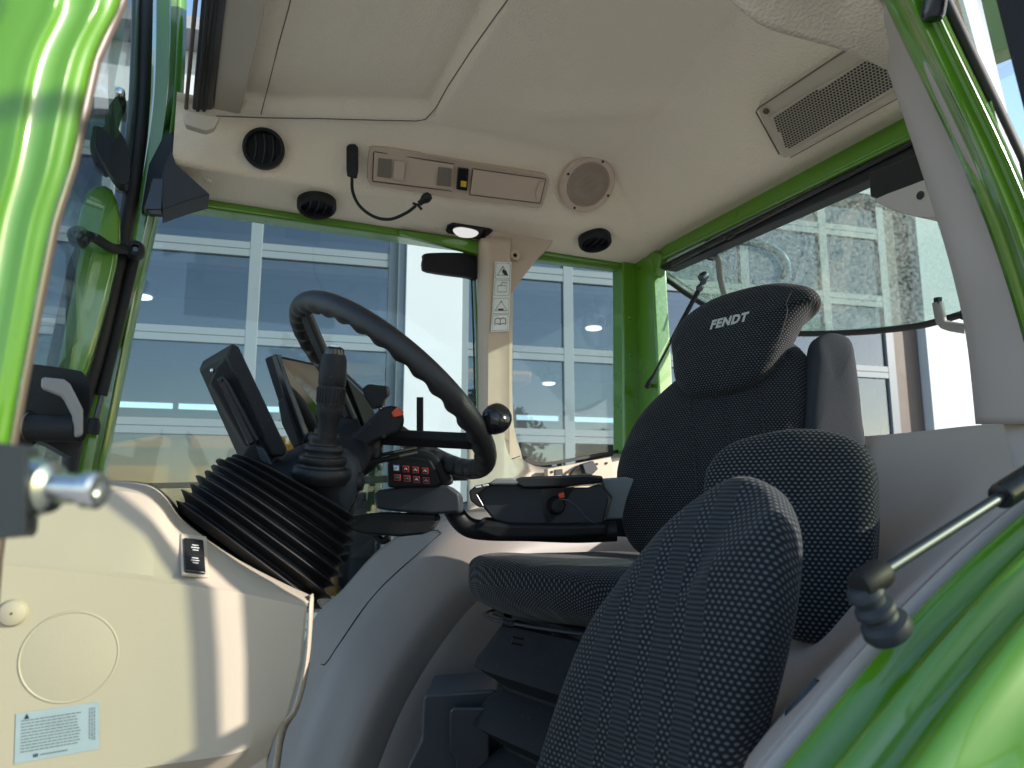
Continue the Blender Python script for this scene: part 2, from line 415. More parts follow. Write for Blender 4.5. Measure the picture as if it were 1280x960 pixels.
for (s0, s1, first, step, nm) in ((-7.7, -1.09, -2.33, -1.22, 'a'), (-.50, 4.30, .565, .98, 'b'), (5.30, 9.1, 6.25, .95, 'c')):
    d = bpy.data.objects.new('sectional_door', None); COL.objects.link(d); d.parent = hall
    ms = []; m_ = first
    while (m_ > s0+.3) if step < 0 else (m_ < s1-.3): ms.append(m_); m_ += step
    xs = sorted([s0+.03, s1-.03]+ms)
    for z in rails[1:-1]:
        fbox('rail', s0, s1, z-.066, z-.0015, -.045, .0, ALU, d, .003); fbox('rail', s0, s1, z+.0015, z+.066, -.045, .0, ALU, d, .003)
    fbox('rail', s0, s1, 0.02, .12, -.045, 0, ALU, d)
    for i, x in enumerate(xs):
        fbox('mullion', x-.05, x+.05, .12, 5.6, -.043, .003, ALU, d, .003)
    for i in range(len(xs)-1):
        for z0, z1 in zip(rails[:-1], rails[1:]):
            if z0 < 1: continue
            a = random.uniform(-.0015, .0015); b = random.uniform(-.0015, .0015)
            q = [FPt(xs[i]+.051, z0+.067, -.03+a), FPt(xs[i+1]-.051, z0+.067, -.03-a+b), FPt(xs[i+1]-.051, z1-.067, -.03-a), FPt(xs[i]+.051, z1-.067, -.03+b)]
            slab('pane', q, .005, HALLGL, d, bevel=0)
        fbox('panel', xs[i]+.051, xs[i+1]-.051, .52, 1.18, -.04, -.02, ALU, d)
# hall interior
INW = M('hall_wall', (.30, .31, .32), .8); INF = M('hall_floor', (.22, .215, .21), .35, var=.1, vscale=2)
fbox('floor_slab', -14, 9.8, .002, .03, -14, -.36, INF, hall)
fbox('back_wall', -14, 9.8, .0, 4.72, -14.3, -14, INW, hall)
fbox('back_wall', -14, 9.8, 4.9, TOP, -14.3, -14, INW, hall)
fbox('side_wall', -14.3, -14, 0, TOP, -14, .1, INW, hall); fbox('side_wall', 9.8, 10.05, 0, TOP, -14, .1, INW, hall)
for s in np.arange(-13, 9.8, 2.6): fbox('window_post', s, s+.12, 4.72, 4.9, -14.2, -14.05, ALU, hall)
for o in (-3.5, -7, -10.5):
    fbox('roof_beam', -14, 9.8, 5.3, 5.75, -.12+o, .12+o, M('beam_steel', (.28, .31, .34), .5), hall)
for s in (-9, -4.6, -.6, 3.4, 7.4): fbox('roof_beam', s-.09, s+.09, 5.76, 6.05, -13.8, -.4, M('beam_steel_grey', (.34, .36, .38), .5), hall)
LAMPE = emit('lit_lamp', (1, .97, .9), 1.6)
def pend(px, py, dep, lab):
    p = P(px, py, dep)
    t = thing('pendant_lamp', p, lab, 'lamp', 'lit lamps hanging inside the hall')
    lathe('shade', p+Vector((0, 0, .02)), (0, 0, 1), [(.17, 0), (.19, .02), (.19, .14), (.12, .2), (.03, .24)], ALU, t, 20)
    lathe('bulb', p+Vector((0, 0, -.005)), (0, 0, 1), [(0, -.02), (.08, -.015), (.13, .0), (.13, .03)], LAMPE, t, 20)
    tube('cable', [p+Vector((0, 0, .25)), Vector((p.x, p.y, 5.9))], .012, SEAL, t, 6)
pend(178, 372, 11, 'lit pendant lamp in the hall beside the dark green far front post')
pend(742, 411, 12.5, 'lit pendant lamp in the hall high in the far rear side window')
pend(686, 480, 16, 'small lit pendant lamp low in the far rear side window')
# ---- yellow machine inside the hall
MY = M('machine_yellow', (.42, .15, .006), .5, coat=.1, var=.15); MB = M('machine_black', (.02, .02, .022), .5)
def machine(s, o, lab, flip=1):
    c = FPt(s, 0, o); t = thing('wheel_loader', c, lab, 'wheel loader')
    def q(x, y, z): return c+FD*x*flip*1.05+FN*y+Vector((0, 0, z*1.03))
    body = [q(-1.5, .9, 1.1), q(-1.5, .9, 1.9), q(-1.1, .9, 2.5), q(-.2, .9, 2.72), q(.9, .9, 2.76), q(1.3, .9, 2.3), q(1.35, .9, 1.1)]
    slab('engine_hood', body, 1.8, MY, t, .06, off=-FN*1.8)
    slab('cab', [q(1.4, .8, 1.3), q(1.4, .8, 3.3), q(2.9, .8, 3.3), q(3.1, .8, 1.3)], 1.6, MB, t, .05, off=-FN*1.6)
    slab('cab_roof', [q(1.3, .9, 3.302), q(1.3, .9, 3.42), q(3.05, .9, 3.42), q(3.05, .9, 3.302)], 1.8, MY, t, .03, off=-FN*1.8)
    slab('chassis', [q(-1.6, .6, .7), q(-1.6, .6, 1.08), q(3.6, .6, 1.08), q(3.6, .6, .7)], 1.2, MB, t, .03, off=-FN*1.2)
    slab('lift_arm', [q(3.1, .45, 1.6), q(3.2, .45, 2.3), q(3.6, .45, 2.45), q(5.1, .45, 1.1), q(4.9, .45, .8)], .2, MY, t, .03, off=-FN*.2)
    slab('bucket', [q(4.7, 1.1, .25), q(4.7, 1.1, 1.3), q(5.2, 1.1, 1.2), q(5.9, 1.1, .25)], 2.2, MY, t, .03, off=-FN*2.2)
    for x in (-.5, 3.0):
        wh = lathe('wheel', q(x, .65, .72), FN, [(.0, 0), (.3, 0), (.42, .02), (.66, .0), (.72, .1), (.72, .4), (.66, .5), (.4, .46), (.3, .3), (0, .3)], MB, t, 36)
        lathe('rim', q(x, .98, .72), FN, [(.0, .16), (.12, .16), (.3, .0), (.4, .17), (.41, .17), (.41, -.01)], MY, wh, 28)
    return t
machine(-2.9, -1.25, 'yellow wheel loader inside the hall, seen low through the far front door glass', 1)
# ---- trees whose reflections show in the hall glass
LEAF = M('leaf_green', (.05, .075, .022), .7, var=.5, vscale=1); BARK = M('bark', (.10, .075, .055), .9, bump=1, bscale=30)
def leafmesh(seed, h, rx):
    rnd = random.Random(seed); vs = []; fs = []
    cl = [(rnd.gauss(0, rx*.4), rnd.gauss(0, rx*.4), rnd.uniform(.2, .95)*h, rnd.uniform(.5, 1.1)) for _ in range(34)]
    for x, y, z, r in cl:
        for _ in range(170):
            d = Vector((rnd.gauss(0, 1), rnd.gauss(0, 1), rnd.gauss(0, .8))).normalized()*r*rnd.uniform(.5, 1)
            p = Vector((x, y, z))+d; a = Vector((rnd.gauss(0, 1), rnd.gauss(0, 1), rnd.gauss(0, 1))).normalized()*.16; b = a.orthogonal().normalized()*.10
            i = len(vs); vs += [p-a, p+b, p+a, p-b]; fs.append([i, i+1, i+2, i+3])
    return vs, fs
tlabs = ['tall tree mirrored in the hall glass of the far rear side window', 'rounded tree mirrored in the glass beyond the upright armrest', 'slim tree mirrored beside the beige rear post', 'small tree mirrored at the edge of the hall glass']
for i, (x, y, h, r) in enumerate([(4.5, -19, 6.8, 2.0), (22, -12, 7.5, 2.6), (30, -8, 8.5, 2.2), (9.5, -20, 5.2, 2.0)]):
    t = thing('broadleaf_tree', (x, y, 0), tlabs[i], 'tree', 'trees mirrored in the hall glass')
    vs, fs = leafmesh(i, h, r); obj('crown', [Vector(v)+Vector((x, y, 0)) for v in vs], fs, LEAF, t, False)
    tube('trunk', [Vector((x, y, 0)), Vector((x+.1, y, h*.35)), Vector((x-.05, y+.1, h*.8))], lambda u: .2*(1-.7*u), BARK, t, 8, sm=4)
# ================================================================== TRACTOR CAB
cab = thing('tractor_cab', (.6, 1.1, 1.5), 'bright green tractor cab with beige roof lining, seen in through its open door', 'tractor cab')
# ---- roof lining: one sheet with a sunken hatch bay
def Yt(x): return min(1.69, 1.695-.40*(min(x, .5)-.13))
def cz(x, y):
    lip = 2.886+.02*sm01((1.87-y)/.17)
    yt = Yt(x)
    zf = lip+(.125)*sm01((1.735-y)/(1.735-yt))    # far face rising to the ceiling
    mainz = 3.03+.03*sm01((1.55-y)/.5)
    z = min(zf, mainz) if y > yt-.02 else mainz
    k = sm01((x-.86)/.36); zr = 3.03-.125*k        # falls towards the rear header
    z = min(z, zr+.04*(1-k)) if x > .86 else z
    # gentle pressed ridge that runs from the speaker to the near rear corner
    d_ = (x-.70)*.45-(1.42-y)*.9
    z += -.012*math.exp(-((d_)/.05)**2)*sm01((1.5-y)/.1)*sm01((x-.62)/.1)*sm01((1.05-x)/.15)
    hx = sm01((.500-x)/.028); hy = sm01((yt-.004-y)/.03)
    inn = min(hx, hy); z += .038*inn
    if inn > .99:
        for rx in (.19, .26, .33, .40): z -= .0022*math.exp(-((x-rx+.06*(1.2-y)*.3)/.006)**2)*sm01((1.50-y)/.12)
    return z
xs = list(np.arange(-.045, 1.262, .0075)); ys = list(np.arange(.46, 1.872, .0075))
vs = [(x, y, cz(x, y)) for y in ys for x in xs]; nx = len(xs)
def keep(x, y): return x > .06 or y > 1.675
fs = [[j*nx+i, j*nx+i+1, (j+1)*nx+i+1, (j+1)*nx+i] for j in range(len(ys)-1) for i in range(nx-1) if keep(xs[i], ys[j])]
liner = obj('roof_lining', vs, fs, LINER, cab, True)
LT = bvh(liner)
def L(px, py, lift=.0015):
    p, n = proj(LT, px, py, lift)
    if p is None: p = PZ(px, py, 3.0); n = Vector((0, 0, -1))
    return p, n
def LP(pts, lift=.0015): return [L(a, b, lift)[0] for a, b in pts]
# near door head lining lobe that drops in front of the ceiling (top right)
loft('door_head_trim', [Y3([(880, -40, .62), (945, 25, .62), (1010, 48, .61), (1060, 62, .60), (1120, 88, .60)]),
     Y3([(900, -60, .57), (985, -15, .57), (1040, 12, .57), (1075, 35, .565), (1120, 60, .56)]),
     Y3([(915, -90, .52), (1010, -60, .52), (1060, -40, .52), (1090, -10, .52), (1125, 20, .52)])], LINER, liner, 24, rsm=4, solid=.004)
# hatch seam
SEAMB = M('seam_brown', (.13, .105, .08), .8)
tube('hatch_seam', LP([(326, 143), (336, 105), (347, 60), (358, 20), (370, -25)], .0004), .0011, SEAMB, liner, 6)
tube('hatch_edge', LP([(270, 145), (330, 147), (400, 148), (470, 150), (520, 151), (532, 149), (545, 135), (560, 108), (590, 62), (620, 20), (640, -8)], .0006), .0013, SEAMB, liner, 6)
# roof shell above
abox('roof_shell', .02, 1.36, .47, 1.98, 3.115, 3.42, GREEN, cab, .02)
abox('roof_side', -.10, 1.30, 1.94, 1.98, 2.90, 3.112, GREEN, cab, .004); abox('roof_side', 1.30, 1.345, .40, 1.98, 2.93, 3.112, GREEN, cab, .004)
abox('roof_side', .0, .62, .42, .468, 2.96, 3.18, GREEN, cab, .004)
# ---- roof fittings
def circ_on(px, py, pxe):      # radius in metres of a round seen with pxe pixels half width
    p, n = L(px, py, 0); return p, n, (P(px+pxe, py, (p-CAM).dot(_f))-P(px, py, (p-CAM).dot(_f))).length
def vent(px, py, pw, label, tilt):
    p, n, r = circ_on(px, py, pw); n = (n+Vector(tilt)).normalized() if tilt[1] == 0 else Vector((0, -.22, -1)).normalized()
    p = p+n*(.020 if tilt[1] == 0 else .019)
    v = lathe('air_vent', p-n*.012, n, [(r*.86, -.03), (r*.86, .012), (r*.9, .0165), (r*.97, .0175), (r*1.06, .014), (r*1.09, .010), (r*1.09, -.01)], BLACK, cab, 48)
    v['label'] = label
    lathe('throat', p-n*.012, n, [(0, 0), (r*.9, 0)], SEAL, v, 32)
    x = Vector((0, 0, 1)).cross(n).normalized(); y = n.cross(x)
    for k in (-.55, -.1, .35):
        hh = r*.84*math.sqrt(1-k*k); c = p+x*r*k-n*.006
        pts = [c+y*hh*s+x*(.12*r*(1-s*s)) for s in np.linspace(-1, 1, 9)]
        loft('louvre', [pts, [q-n*.004+x*.004 for q in pts]], SLATE, v, 12, csm=0, solid=.002)
    return v
vent(330, 187, 23, 'round black air vent, largest one', (0, 0, 0))
vent(396, 252, 22, 'black air vent set in the lining lip above the side window', (0, -.35, .1))
vent(743, 297, 19, 'black air vent in the lining corner', (0, -.3, .1))
# map-reading style gooseneck lamp
pa, na = L(440, 203, .004); dG = (pa-CAM).dot(_f)
g = thing('gooseneck_microphone', pa, 'black gooseneck microphone curving below the beige roof lining', 'microphone')
prism2('body', [P(433, 184, dG-.03), P(437, 181, dG-.03), P(444, 181, dG-.03), P(448, 185, dG-.03), P(448, 215, dG-.03), P(446, 224, dG-.03), P(434, 221, dG-.03), P(433, 212, dG-.03)], [q+na*-.022 for q in [P(433, 184, dG-.03), P(437, 181, dG-.03), P(444, 181, dG-.03), P(448, 185, dG-.03), P(448, 215, dG-.03), P(446, 224, dG-.03), P(434, 221, dG-.03), P(433, 212, dG-.03)]], BLACK, g, .003)
tube('neck', [P(440, 222, dG-.04), P(441, 240, dG-.05), P(450, 258, dG-.07), P(468, 271, dG-.09), P(488, 274, dG-.10), (P(508, 266, dG-.10)), P(520, 257, dG-.10)], .0036, BLACK, g, 10, sm=6)
hp = P(531, 249, dG-.10); hd = (P(536, 244, dG-.10)-P(520, 257, dG-.10)).normalized()
lathe('head', hp-hd*.012, hd, [(0, -.006), (.006, -.004), (.0065, .004), (.010, .010), (.0115, .018), (.009, .026), (0, .030)], BLACK, g, 24)
tube('clip', [P(516, 254, dG-.1), P(522, 256, dG-.1), P(527, 262, dG-.1)], .003, BLACK, g, 8)
# overhead tan console
oc = slab('overhead_console', catmull(LP([(462, 188), (470, 183), (520, 189), (600, 203), (670, 214), (683, 219), (684, 228), (678, 250), (672, 257), (640, 254), (560, 244), (480, 231), (462, 227), (459, 216)], .012), 3), .018, TAN, cab, .003)
def onc(pts, name, mat, lift, th, bev=.001, par=None): return slab(name, LP(pts, lift+.006), th, mat, par or oc, bev)
onc([(468, 189), (565, 203), (563, 234), (466, 223)], 'radio_panel', TAN, .0085, .004)
tube('panel_gap', LP([(468, 188), (566, 202)], .0145), .0009, SEAL, oc, 6); tube('panel_gap', LP([(467, 189), (465, 224)], .0145), .0009, SEAL, oc, 6); tube('panel_gap', LP([(465, 224), (563, 235.5)], .0145), .0009, SEAL, oc, 6)
GRIL = M('grille_dark_tan', (.20, .165, .13), .7, bump=1, bscale=900, bkind='v')
onc([(473, 196), (490, 197.5), (488, 220), (471, 218)], 'speaker_grille', GRIL, .0105, .003); onc([(547, 206), (563, 208), (562, 230), (544, 228)], 'speaker_grille', GRIL, .0105, .003)
onc([(493, 198), (506, 200), (504, 223), (490.5, 221)], 'button', TAN, .0105, .003)
sw = onc([(571, 207), (584, 208.5), (582, 235), (569, 233)], 'switch', BLACKG, .011, .008)
onc([(574, 222), (581, 223), (580.5, 230), (573.5, 229)], 'symbol', YELLOW, .0135, .002, .0005, sw)
cvr = onc([(590, 209), (680, 221.5), (673, 250), (586, 239)], 'cover_flap', TAN, .0085, .004)
for a in ([(590, 208), (680, 221)], [(680, 221), (673, 251)], [(673, 251), (586, 240)], [(589, 208), (585.5, 240)]): tube('panel_gap', LP(a, .0145), .0008, SEAL, oc, 6)
onc([(672, 224), (678, 224), (672, 247), (668, 246), (667, 236)], 'finger_pull', TAN, .0125, .004, .001, cvr)
# loudspeaker
p, n, r = circ_on(732, 228, 37)
n = (n+Vector((.0, -.12, 0))).normalized(); p = p+n*.009
spk = lathe('roof_speaker', p, n, [(0, .004), (r*.76, .006), (r*.78, .010), (r*.84, .010), (r*.92, .011), (r*.99, .006), (r*1.0, -.01)], TAN, cab, 64); spk['label'] = 'round tan loudspeaker grille'
GMESH = M('speaker_mesh', (.40, .31, .24), .6, bump=1, bscale=380, bkind='v')
lathe('grille', p, n, [(0, .0125), (r*.4, .012), (r*.70, .0095), (r*.765, .0065)], GMESH, spk, 48)
x = Vector((0, 0, 1)).cross(n).normalized(); y = n.cross(x)
vsd = []; fsd = []
for i in range(-17, 18):
    for j in range(-17, 18):
        a = (i+.5*(j % 2))*r*.044; b = j*r*.040
        if math.hypot(a, b) < r*.72:
            k = len(vsd); q = r*.011
            vsd += [(a-q, b-q), (a+q, b-q), (a+q, b+q), (a-q, b+q)]; fsd.append([k, k+1, k+2, k+3])
obj('grille_holes', [p+n*(.0131-.0035*(math.hypot(a, b)/(r*.72))**2)+x*a+y*b for a, b in vsd], fsd, M('hole_brown', (.12, .09, .07), .9), spk, False)
for w_ in (75, 165, 255, 345): lathe('screw', p+(x*math.cos(rad(w_))+y*math.sin(rad(w_)))*r*.88+n*.0105, n, [(0, .0014), (r*.045, .0012), (r*.045, -.001)], SEAL, spk, 12)
# interior light
il = slab('courtesy_light', LP([(559, 281), (566, 278), (612, 285), (616, 287), (610, 296), (600, 298), (560, 290), (557, 287)], .005), .006, BLACKG, cab, .001)
IL = emit('courtesy_lamp_lit', (1, .98, .95), .33)
slab('lens', catmull(LP([(566, 285), (576, 282), (592, 285), (598, 289), (590, 294), (574, 293)], .0075), 3), .003, IL, il, .001)
for a, b in ((260, 226), (547, 283), (808, 293)):
    p, n = L(a, b, 0); lathe('trim_plug', p, n, [(0, .002), (.006, .002), (.008, -.001)], LINER, liner, 20)
# rear grille on the lining
rg_p = Vector((1.17, 1.0, 2.925)); pts = LP([(946, 140), (950, 133), (1058, 64), (1110, 70), (1140, 95), (1124, 118), (985, 195), (975, 192)], .004)
gp0 = L(1030, 140, .004)[0]; gn = L(1030, 140)[1]
def G(px, py, l=0): return PP(px, py, gp0+gn*.008, gn)+gn*l
rg = slab('roof_air_grille', catmull([G(947, 137), G(960, 126), G(1010, 94), G(1058, 64), G(1090, 62), G(1150, 75), G(1150, 107), G(1124, 120), G(1060, 155), G(988, 195), G(978, 196), G(972, 188)], 2), .01, BEIGE, cab, .003); rg['label'] = 'beige perforated air grille'
slab('grille_mesh', [G(962, 145, .003), G(1092, 68, .003), G(1142, 86, .003), G(1142, 98, .003), G(982, 190, .003)], .004, BEIGE, rg, .001)
tube('grille_gap', [G(*q) for q in [(974, 193), (945, 140), (948, 135), (1058, 62), (1090, 60)]], .0016, SEAMB, rg, 6)
tube('grille_gap', [G(988, 197), G(1124, 122)], .0012, SEAMB, rg, 6)
cx_, cy_ = G(1020, 140)-G(980, 165), None; ux = cx_.normalized(); uy = gn.cross(ux).normalized()
poly = [(962+3, 147), (1092, 71), (1140, 88), (1140, 96), (984, 187)]
def inpoly(x, y, P_):
    c = False; j = len(P_)-1
    for i in range(len(P_)):
        if (P_[i][1] > y) != (P_[j][1] > y) and x < (P_[j][0]-P_[i][0])*(y-P_[i][1])/(P_[j][1]-P_[i][1])+P_[i][0]: c = not c
        j = i
    return c
o0 = G(975, 165, .0042); vsd = []; fsd = []
def pix(p):
    v = p-CAM; z = v.dot(_f); return 640+F*v.dot(_r)/z, 480-F*v.dot(_u)/z
for i in range(-10, 70):
    for j in range(-20, 20):
        q = o0+ux*((i+.5*(j % 2))*.0074)+uy*(j*.0058); a, b = pix(q)
        if inpoly(a, b, poly):
            k = len(vsd); vsd += [q+ux*math.cos(t)*.0030+uy*math.sin(t)*.0024 for t in np.linspace(0, 2*math.pi, 7)[:-1]]; fsd.append(list(range(k, k+6)))
obj('grille_holes', vsd, fsd, SEAL, rg, False)
lathe('screw', G(958, 138, .003), gn, [(0, .003), (.004, .003), (.0065, .001), (.0065, -.001)], M('bronze_screw', (.12, .09, .05), .4, metal=1), rg, 16)
# ---- front roll blind and header
RB = M('blind_black', (.012, .012, .013), .4)
def Z3(pts, Z): return [PZ(a, b, Z) for a, b in pts]
hb = slab('roll_blind', Z3([(257, -60), (290, -60), (266, 138), (240, 138)], 3.02), .04, RB, cab, .004, off=(0, 0, .04))
for a0, a1 in (((266, -60), (247, 138)), ((278, -60), (255, 138))): tube('blind_rail', [PZ(a0[0], a0[1], 3.016), PZ(a1[0], a1[1], 3.016)], .004, SEAL, hb, 8)
tube('blind_housing', [PZ(250, -60, 3.02), PZ(232, 140, 3.02)], .004, M('header_brown', (.10, .07, .05), .5), hb, 8)
slab('header_trim', Z3([(286, -60), (330, -60), (330, 20), (300, 143), (266, 143)], 3.028), .02, BEIGE, cab, .003, off=(0, 0, .03))
slab('header_trim', YL([(229, 143), (236, 139), (262, 144), (276, 146), (268, 160), (258, 164), (232, 156)], 1.56), .02, BEIGE, cab, .004, off=(0, .06, .02))
# ---- green frame of the cab
YF = 1.88
def rail(name, pts_a, pts_b, Y, dY, mat=GREEN, bev=.008, par=None):
    a = [PY(x, y, Y) for x, y in pts_a]+[PY(x, y, Y) for x, y in reversed(pts_b)]
    return slab(name, a, dY, mat, par or cab, bev, off=(0, dY, 0))
rail('roof_rail', [(196, 238), (250, 244), (560, 290), (640, 300), (790, 322)], [(190, 254), (250, 259), (560, 304), (640, 313), (790, 336)], YF-.008, .06)
rail('roof_rail', [(500, 287), (600, 301)], [(500, 292), (600, 318)], YF-.02, .02, GREEN, .003)
# rear transverse roof rail
def X3(pts, X): return [PX(a, b, X) for a, b in pts]
slab('rear_roof_rail', [PX(795, 303, 1.255), PX(1170, 120, 1.255), PX(1170, 155, 1.255), PX(818, 330, 1.255)], .06, GREEN, cab, .01, off=(.06, 0, 0))
tube('rail_bead', [PX(812, 331, 1.252), PX(1170, 157, 1.252)], .006, GREEN, cab, 10)
# far rear corner post
slab('rear_corner_post', X3([(782, 318), (815, 322), (823, 480), (826, 560), (785, 600), (783, 500)], 1.235), .05, GREEN, cab, .006, off=(.05, 0, 0))
slab('rear_corner_post', YL([(778, 322), (798, 322), (803, 560), (803, 640), (780, 640)], 1.86), .05, GREEN, cab, .006, off=(0, .06, 0))
slab('corner_gusset', X3([(778, 318), (800, 305), (826, 318), (820, 345), (795, 345)], 1.24), .05, GREEN, cab, .006, off=(.03, 0, 0))
for a, b in ((788, 397), (789, 443)): lathe('post_bolt', PY(a, b, 1.858), (0, -1, 0), [(0, .002), (.005, .002), (.007, 0), (.007, -.002)], GREEN, cab, 16)
# far rear side window
rail('window_rail', [(640, 314), (782, 331)], [(640, 321), (782, 338)], YF, .03, GREEN, .004)
wo = catmull(YL([(640, 318), (700, 322), (774, 329), (780, 336), (783, 420), (786, 540), (780, 563), (740, 572), (680, 582), (655, 575), (640, 555), (636, 440)], YF+.01), 4)
win = bpy.data.objects.new('rear_side_window', None); COL.objects.link(win); win.parent = cab
ringslab('window_seal', wo, inset(wo, .965), .012, SEAL, win)
slab('pane', inset([p+Vector((0, .012, 0)) for p in wo], .975), .004, CABGL, win, 0)
# far front door window (the big one)
dwin = bpy.data.objects.new('side_door', None); COL.objects.link(dwin); dwin.parent = cab
do = YL([(206, 256), (592, 306), (597, 420), (600, 640), (500, 700), (400, 790), (330, 980), (60, 980), (115, 640), (165, 400)], YF+.02)
slab('pane', do, .004, CABGL, dwin, 0)
tube('door_frame', YL([(592, 306), (596, 420), (599, 640)], YF+.016), .0045, GREEN, dwin, 10)
tube('door_seal', YL([(588, 306), (592, 420), (596, 640)], YF+.01), .0025, SEAL, dwin, 10)
rail('lower_bar', [(135, 605), (300, 601), (600, 590)], [(135, 612), (300, 608), (600, 600)], YF+.03, .03, BLACK, .003, dwin)
slab('mirror_bracket', catmull(YL([(530, 322), (535, 316), (590, 316), (597, 320), (597, 348), (585, 346), (536, 339), (529, 332)], YF-.0), 3), .03, BLACK, cab, .006, off=(0, .02, 0))
# B pillar trim
bpt = loft('pillar_trim', [YL([(598, 302), (598, 420), (599, 520), (597, 600), (590, 650)], 1.87),
     YL([(603, 298), (604, 420), (604, 520), (602, 600), (596, 650)], 1.825),
     YL([(610, 298), (609, 420), (609, 520), (608, 600), (606, 650)], 1.802),
     YL([(616, 296), (614, 420), (613, 520), (612, 600), (612, 650)], 1.80),
     YL([(634, 297), (633, 380), (633, 520), (635, 600), (640, 650)], 1.80),
     YL([(638, 297), (637, 380), (637, 520), (639, 600), (644, 650)], 1.803),
     YL([(641, 300), (640, 380), (640, 520), (652, 575), (660, 650)], 1.87)], TAN, cab, 40, rsm=2, solid=.003); bpt['label'] = 'tan centre pillar trim'
slab('pillar_head', catmull([PY(607, 294, 1.83), PY(616, 289, 1.80), PY(650, 291, 1.80), PY(694, 297, 1.80), PY(672, 324, 1.80), PY(650, 352, 1.80), PY(637, 372, 1.80), PY(622, 376, 1.805), PY(608, 340, 1.82)], 2), .05, TAN, bpt, .006, off=(0, .05, 0))
p = PY(644, 319, 1.799); lathe('trim_plug', p, (0, -1, 0), [(0, .0), (.006, .0), (.009, .001), (.012, .003), (.0145, .003), (.0155, .0)], TAN, bpt, 28); lathe('screw', p, (0, -1, 0), [(0, .002), (.002, .002), (.002, 0)], SEAL, bpt, 10)
# sticker with warning pictograms
stk = slab('warning_sticker', YL([(619, 327), (639.5, 328), (636, 414), (613.5, 415)], 1.792), .0006, WHITE, bpt, 0, off=(0, .0006, 0))
def sy(a, b): # a,b in 0..1 of the sticker
    tl, tr, br, bl = (619, 327), (639.5, 328), (636, 414), (613.5, 415)
    x = (tl[0]*(1-a)+tr[0]*a)*(1-b)+(bl[0]*(1-a)+br[0]*a)*b; y = (tl[1]*(1-a)+tr[1]*a)*(1-b)+(bl[1]*(1-a)+br[1]*a)*b
    return PY(x, y, 1.7905)
def sline(pts, name='print', r=.0007, closed=False): tube(name, [sy(*q) for q in pts], r, PRINT, stk, 5, closed=closed)
for b0, b1 in ((.02, .24), (.26, .48), (.52, .74), (.76, .98)): sline([(.07, b0), (.93, b0), (.93, b1), (.07, b1)], 'frame_line', .0005, True)
sline([(.5, .06), (.82, .19), (.18, .19)], 'warning_triangle', .001, True); slab('figure', [sy(.5, .10), sy(.72, .13), (sy(.8, .19)), sy(.6, .185), sy(.45, .14)], .0003, PRINT, stk, 0)
sline([(.25, .34), (.75, .34), (.75, .43), (.25, .43)], 'battery', .0007, True); sline([(.4, .34), (.5, .29), (.8, .30)], 'battery_line')
sline([(.5, .56), (.85, .70), (.15, .70)], 'warning_triangle', .001, True); slab('figure', [sy(.35, .67), sy(.65, .67), sy(.65, .695), sy(.35, .695)], .0003, PRINT, stk, 0)
sline([(.2, .90), (.2, .82), (.35, .80), (.5, .82), (.65, .80), (.8, .82), (.8, .90), (.65, .88), (.5, .90), (.35, .88)], 'book', .0008, True); sline([(.5, .82), (.5, .9)], 'book_line')
# sill trim under the far rear window
st = loft('sill_trim', [YL([(585, 528), (632, 528), (637, 545), (652, 573), (682, 584), (740, 575), (800, 562)], 1.86),
      YL([(585, 532), (628, 532), (632, 552), (648, 582), (682, 592), (740, 583), (800, 570)], 1.80),
      YL([(585, 620), (628, 620), (660, 622), (700, 622), (740, 620), (770, 620), (800, 620)], 1.77),
      YL([(585, 680), (628, 680), (660, 680), (700, 680), (740, 680), (770, 680), (800, 680)], 1.75)], BEIGE, cab, 60, solid=.003)
p = PY(630, 554, 1.798); lathe('trim_plug', p, (0, -1, 0), [(0, .0), (.007, .0), (.009, .001), (.012, .003), (.0145, .003), (.0155, -.01)], BEIGE, st, 28); lathe('screw', p, (0, -1, 0), [(0, .002), (.002, .002), (.002, 0)], SEAL, st, 10)
tube('trim_joint', YL([(596, 600), (615, 583), (650, 570)], 1.796), .0012, SEAL, st, 6)
sp_ = slab('socket_plate', YL([(684, 586), (764, 571), (768, 590), (768, 604), (684, 604)], 1.765), .01, BEIGE, st, .003, off=(0, .02, 0))
for a, b in ((690, 590), (746, 580), (758, 579)): lathe('screw', PY(a, b, 1.764), (0, -1, 0), [(0, .002), (.0035, .002), (.0035, -.001)], SEAL, sp_, 10)
slab('socket', YL([(694, 587), (703, 586), (704, 593), (694, 594)], 1.762), .008, SLATE, sp_, .001); slab('plug', YL([(728, 580), (742, 576), (748, 586), (740, 594), (732, 592)], 1.74), .02, SLATE, sp_, .002)
tube('cable', YL([(712, 594), (720, 586), (733, 584)], 1.75), .004, BLACK, sp_, 8, sm=4)
# far front post (dark green) with gas strut and hinge
fp = loft('front_post', [Y3([(222, -60, 1.86), (218, 100, 1.87), (205, 200, 1.88), (186, 300, 1.88), (152, 440, 1.88), (118, 610, 1.88)]),
     Y3([(212, -60, 1.82), (210, 100, 1.83), (198, 200, 1.84), (178, 300, 1.84), (142, 440, 1.84), (108, 610, 1.84)]),
     Y3([(196, -60, 1.82), (194, 100, 1.83), (182, 200, 1.84), (160, 300, 1.84), (122, 440, 1.84), (88, 610, 1.84)]),
     Y3([(188, -60, 1.86), (184, 100, 1.87), (172, 200, 1.88), (150, 300, 1.88), (112, 440, 1.88), (78, 610, 1.88)])], GREEN, cab, 40, solid=.003)
loft('front_post', [Y3([(233, -60, 1.90), (229, 100, 1.90), (218, 200, 1.90), (200, 262, 1.90), (165, 420, 1.90), (127, 610, 1.90)]),
     Y3([(222, -60, 1.875), (217, 100, 1.875), (205, 200, 1.875), (188, 262, 1.875), (155, 420, 1.875), (117, 610, 1.875)])], GREEN, fp, 30, solid=.004)
